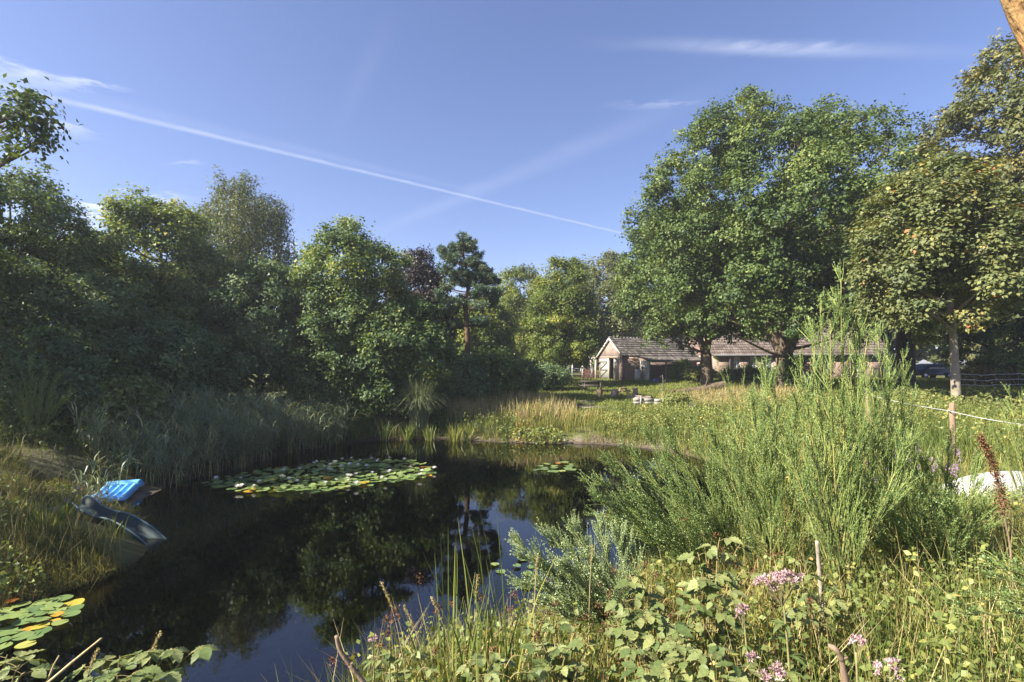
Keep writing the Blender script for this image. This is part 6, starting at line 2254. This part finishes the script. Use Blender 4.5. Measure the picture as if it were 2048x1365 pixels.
M['agrimony_stem'] = surf_mat('agrimony_stem', [(.3, (.15, .16, .05)), (.7, (.27, .22, .11))], 25, 4, .7, .2)
agrimony('tall pink agrimony with the broad flat flower head', (1590, 1480, 2.2), (1565, 1190, 2.2), [(1525, 1168, .035), (1548, 1160, .045), (1578, 1158, .045), (1600, 1160, .025), (1545, 1183, .02)], 821, 13, .17)
agrimony('agrimony with one small round pink head', (1510, 1480, 2.15), (1487, 1235, 2.15), [(1485, 1222, .026), (1478, 1232, .015)], 822, 7, .12)
agrimony('agrimony with pink clusters at the bottom edge', (1560, 1560, 1.9), (1545, 1362, 1.9), [(1527, 1358, .028), (1560, 1360, .03), (1553, 1340, .018), (1505, 1320, .02)], 823, 6, .12)
agrimony('agrimony with pink cluster beside the bent pale stick', (1710, 1500, 2.0), (1712, 1305, 2.0), [(1712, 1290, .022), (1722, 1285, .016)], 824, 5, .13)
agrimony('agrimony with pink cluster at the bottom right', (1785, 1520, 1.9), (1775, 1350, 1.9), [(1755, 1340, .022), (1783, 1333, .028), (1795, 1348, .022)], 825, 5, .12)
agrimony('young agrimony without flowers at the near water edge', (745, 1480, 2.6), (745, 1285, 2.6), [(748, 1282, .02)], 826, 7, .11)


def stick(label, pts, r0, r1, seed, mat='barkgrey', name='dead_stick', cat='stick'):
    rng = np.random.default_rng(seed)
    p = np.array([pt(*q) for q in pts])
    b = p[0].copy()
    g = gz(b[0], b[1])
    dn = nz(p[0] - p[1])
    dn[2] = min(dn[2], -.35)
    ext = b + dn * max(.05, (b[2] - g + .03) / -dn[2])
    p = np.vstack([ext, p])
    b = p[0].copy()
    c = poly(p - b, 6)
    t = thing(name, label, cat, tuple(b))
    A = Acc().tube(c, np.linspace(r0, r1, len(c)) * (1 + .07 * rng.normal(size=len(c))), 8)
    link('wood', A.build('wood', M[mat], True), t)
    link('knot', Acc().tube([c[len(c) // 2], c[len(c) // 2] + (r0 * 1.3, -r0 * .8, r0 * 1.2)], [r0 * .5, r0 * .3], 5).build('knot', M[mat], True), t)


stick('bent brown stick rising from the bottom left of the near bank', [(725, 1362, 2.3), (700, 1330, 2.3), (680, 1300, 2.3), (673, 1272, 2.3)], .013, .009, 841, 'brownwood')
stick('pale bent stick at the bottom beside the pink clusters', [(1690, 1360, 1.9), (1683, 1320, 1.9), (1672, 1300, 1.9), (1658, 1292, 1.92)], .013, .009, 842, 'brownwood')
stick('upright grey stake right of the raspberry shoots', [(1640, 1160, 3.3), (1637, 1120, 3.3), (1634, 1082, 3.3)], 0.013, .012, 843, 'logwood', 'wooden_stake', 'stake')
stick('short dark post on the left bank before the willows', [(135, 925, 13.3), (135, 905, 13.3), (135, 893, 13.3)], .07, .065, 844, 'darkwood', 'bank_post', 'post')


def dock():
    rng = np.random.default_rng(851)
    P_ = np.array([pt(*q) for q in ((2022, 1110, 3.6), (2008, 1030, 3.6), (1998, 970, 3.6), (1980, 915, 3.6), (1960, 872, 3.6))])
    b = np.array([P_[0][0] + .03, P_[0][1], gz(P_[0][0], P_[0][1])])
    c = poly(np.vstack([b, P_]) - b, 8)
    t = thing('dock_stalk', 'tall rust-brown dock seed stalk at the right edge', 'dock', tuple(b))
    link('stem', Acc().tube(c, np.linspace(.007, .003, len(c)), 6).build('stem', M['brownwood'], True), t)
    s = rng.uniform(.42, 1, 2600)
    k = s * (len(c) - 1)
    i = np.minimum(k.astype(int), len(c) - 2)
    Q = c[i] + (c[i + 1] - c[i]) * (k - i)[:, None]
    keep = np.sin(s * 95) > -.55
    Q = (Q + rng.normal(0, 1, Q.shape) * (.022 * (1.15 - s * .7))[:, None])[keep]
    V, F = leaf_geo(Q, rnd_dirs(rng, len(Q)), rnd_dirs(rng, len(Q)), .012 * rng.uniform(.6, 1.3, len(Q)), DIAMOND, 1.3)
    link('seeds', mesh('seeds', V, [F], M['dock'], np.repeat(rng.random(len(Q)), 4)), t)


dock()


def blades_clump():
    rng = np.random.default_rng(861)
    # long grass blades and seed stalks standing against the water near the centre
    for (px, d, n, h, lab) in ((900, 2.75, 26, 1.2, 'tall green grass blades standing against the water'), (1020, 2.85, 15, 1.36, 'long grass blades left of the pale broom'), (960, 2.8, 18, 1.25, 'grass blades with dry heads at the near water edge')):
        x = at(px, d)
        z = gz(x, d)
        a = rng.uniform(0, 6.28, n)
        P = np.stack([np.cos(a), np.sin(a), np.zeros(n)], 1) * rng.uniform(0, .13, (n, 1))
        V, F, k = blades(P, h * rng.uniform(.6, 1.05, n), np.full(n, .0115), np.stack([np.cos(a), np.sin(a)], 1) * rng.uniform(.02, .28, (n, 1)), 4, rng, .4)
        t = thing('grass_tuft', lab, 'grass tuft', (x, d, z - .02), 0, 'grass tufts at the near water edge')
        link('blades', mesh('blades', V, [F], M['iris'], np.repeat(np.clip(rng.normal(.5, .2, n), 0, 1), k)), t)
    rows = [(762, 1165, 2.6, 1.05, 'arched straw seed stalk above the dark reflection'), (808, 1215, 2.6, .8, 'short seed stalk right of the arched one'), (955, 1150, 2.9, 1.1, 'tall thin seed stalk before the pine reflection'),
            (1075, 1110, 2.9, 1.15, 'tallest seed stalk left of the pale broom'), (862, 1195, 2.7, .9, 'pale feathery seed stalk among the grass blades'), (195, 1300, 2.4, .5, 'dry feathery stalk at the lower left'),
            (320, 1265, 2.5, .5, 'thin dry stalk leaning right at the lower left'), (1185, 1090, 3.4, 1.0, 'straw stalk before the sweeping broom')]
    for px, py, d, h, lab in rows:
        tip = pt(px, py, d)
        bx = tip[0] + (.16 if px < 900 else -.03) * (1 if px > 400 else -.8)
        b = np.array([bx, d, gz(bx, d)])
        q = tip - b
        c = bez((0, 0, 0), np.array([q[0] * .15, 0, q[2] * .75]), q, 14)
        t = thing('seed_stalk', lab, 'grass stalk', tuple(b), 0, 'dry seed stalks')
        link('stem', Acc().tube(c, np.linspace(.0030, .0016, 14), 4).build('stem', M['straw_solid'], True), t)
        s = rng.uniform(.78, 1, 130)
        k = s * 13
        i = np.minimum(k.astype(int), 12)
        Q = c[i] + (c[i + 1] - c[i]) * (k - i)[:, None] + rng.normal(0, .0038, (130, 3))
        V, F = leaf_geo(Q, rnd_dirs(rng, 130), nz(c[-1] - c[-4]) + rng.normal(0, .3, (130, 3)), .012, DIAMOND, .55)
        link('seed_head', mesh('seed_head', V, [F], M['straw'], np.repeat(rng.uniform(.3, .9, 130), 4)), t)


M['straw_solid'] = surf_mat('straw_stem', [(.3, (.32, .25, .12)), (.7, (.50, .40, .22))], 30, 3, .7, .1)
blades_clump()


def dry_sticks():
    rng = np.random.default_rng(871)
    stick('long dry cane slanting over the water at the lower left', [(100, 1362, 2.3), (150, 1320, 2.3), (203, 1277, 2.3)], .006, .004, 872, 'straw_solid', 'dry_cane', 'cane')
    stick('short dry cane left of the slanting one', [(95, 1362, 2.35), (108, 1330, 2.35), (118, 1312, 2.35)], .004, .003, 873, 'straw_solid', 'dry_cane', 'cane')
    n = 2600
    P = scatter(rng, n, -1.0, 6, 2.0, 6.0, lambda x, y, d: (d > .15) & infr(x, y) & ~((x < 1.3) & (y < 2.4)))
    grass_obj('dead_straw', 'dead straw stems between the foreground plants', P, rng.uniform(.3, .75, len(P)), .0055, rng.normal(0, .3, (len(P), 2)), 2, 'straw', rng, rng.uniform(.2, 1, len(P)), .3)
    # brown dead flower heads
    C = scatter(rng, 70, -.9, 1.6, 2.4, 4.4, lambda x, y, d: (d > .1) & infr(x, y) & ~((x < .3) & (y > 3.6)))
    C[:, 2] += rng.uniform(.45, .85, len(C))
    m, k = 22, len(C)
    Q = (C[:, None] + rng.normal(0, .012, (k, m, 3))).reshape(-1, 3)
    V, F = leaf_geo(Q, rnd_dirs(rng, len(Q)), rnd_dirs(rng, len(Q)), .016, DIAMOND)
    A = Acc().add(V, F, np.repeat(rng.uniform(0, .6, len(Q)), 4))
    g = C.copy()
    g[:, 2] -= .5
    V, F, kk = blades(g, np.full(k, .5), np.full(k, .004), np.zeros((k, 2)), 2, rng)
    A.add(V, F, .4)
    link('dead_flower_heads', A.build('dead_flower_heads', M['dock']), kind='stuff', label='brown withered flower heads at the near water edge', category='weeds')


dry_sticks()


def shadow_lift_haze():  # added scattering box, lifts dark shadows and softens contrast like lens glare
    m = bpy.data.materials.new('shadow_lift_volume')
    nt, N, L = nodes(m)
    out = N.new('ShaderNodeOutputMaterial')
    v = N.new('ShaderNodeVolumePrincipled')
    v.inputs['Color'].default_value = (.86, .92, 1.0, 1)
    v.inputs['Density'].default_value = .0010
    v.inputs['Anisotropy'].default_value = .35
    L.new(v.outputs[0], out.inputs['Volume'])
    A = Acc().box((-900, -500, -3.6), (900, 1500, 21.5))
    link('shadow_lift_haze', A.build('shadow_lift_haze', m), kind='stuff', label='added thin scattering volume that lifts the shadows', category='shadow_lift_haze')


shadow_lift_haze()
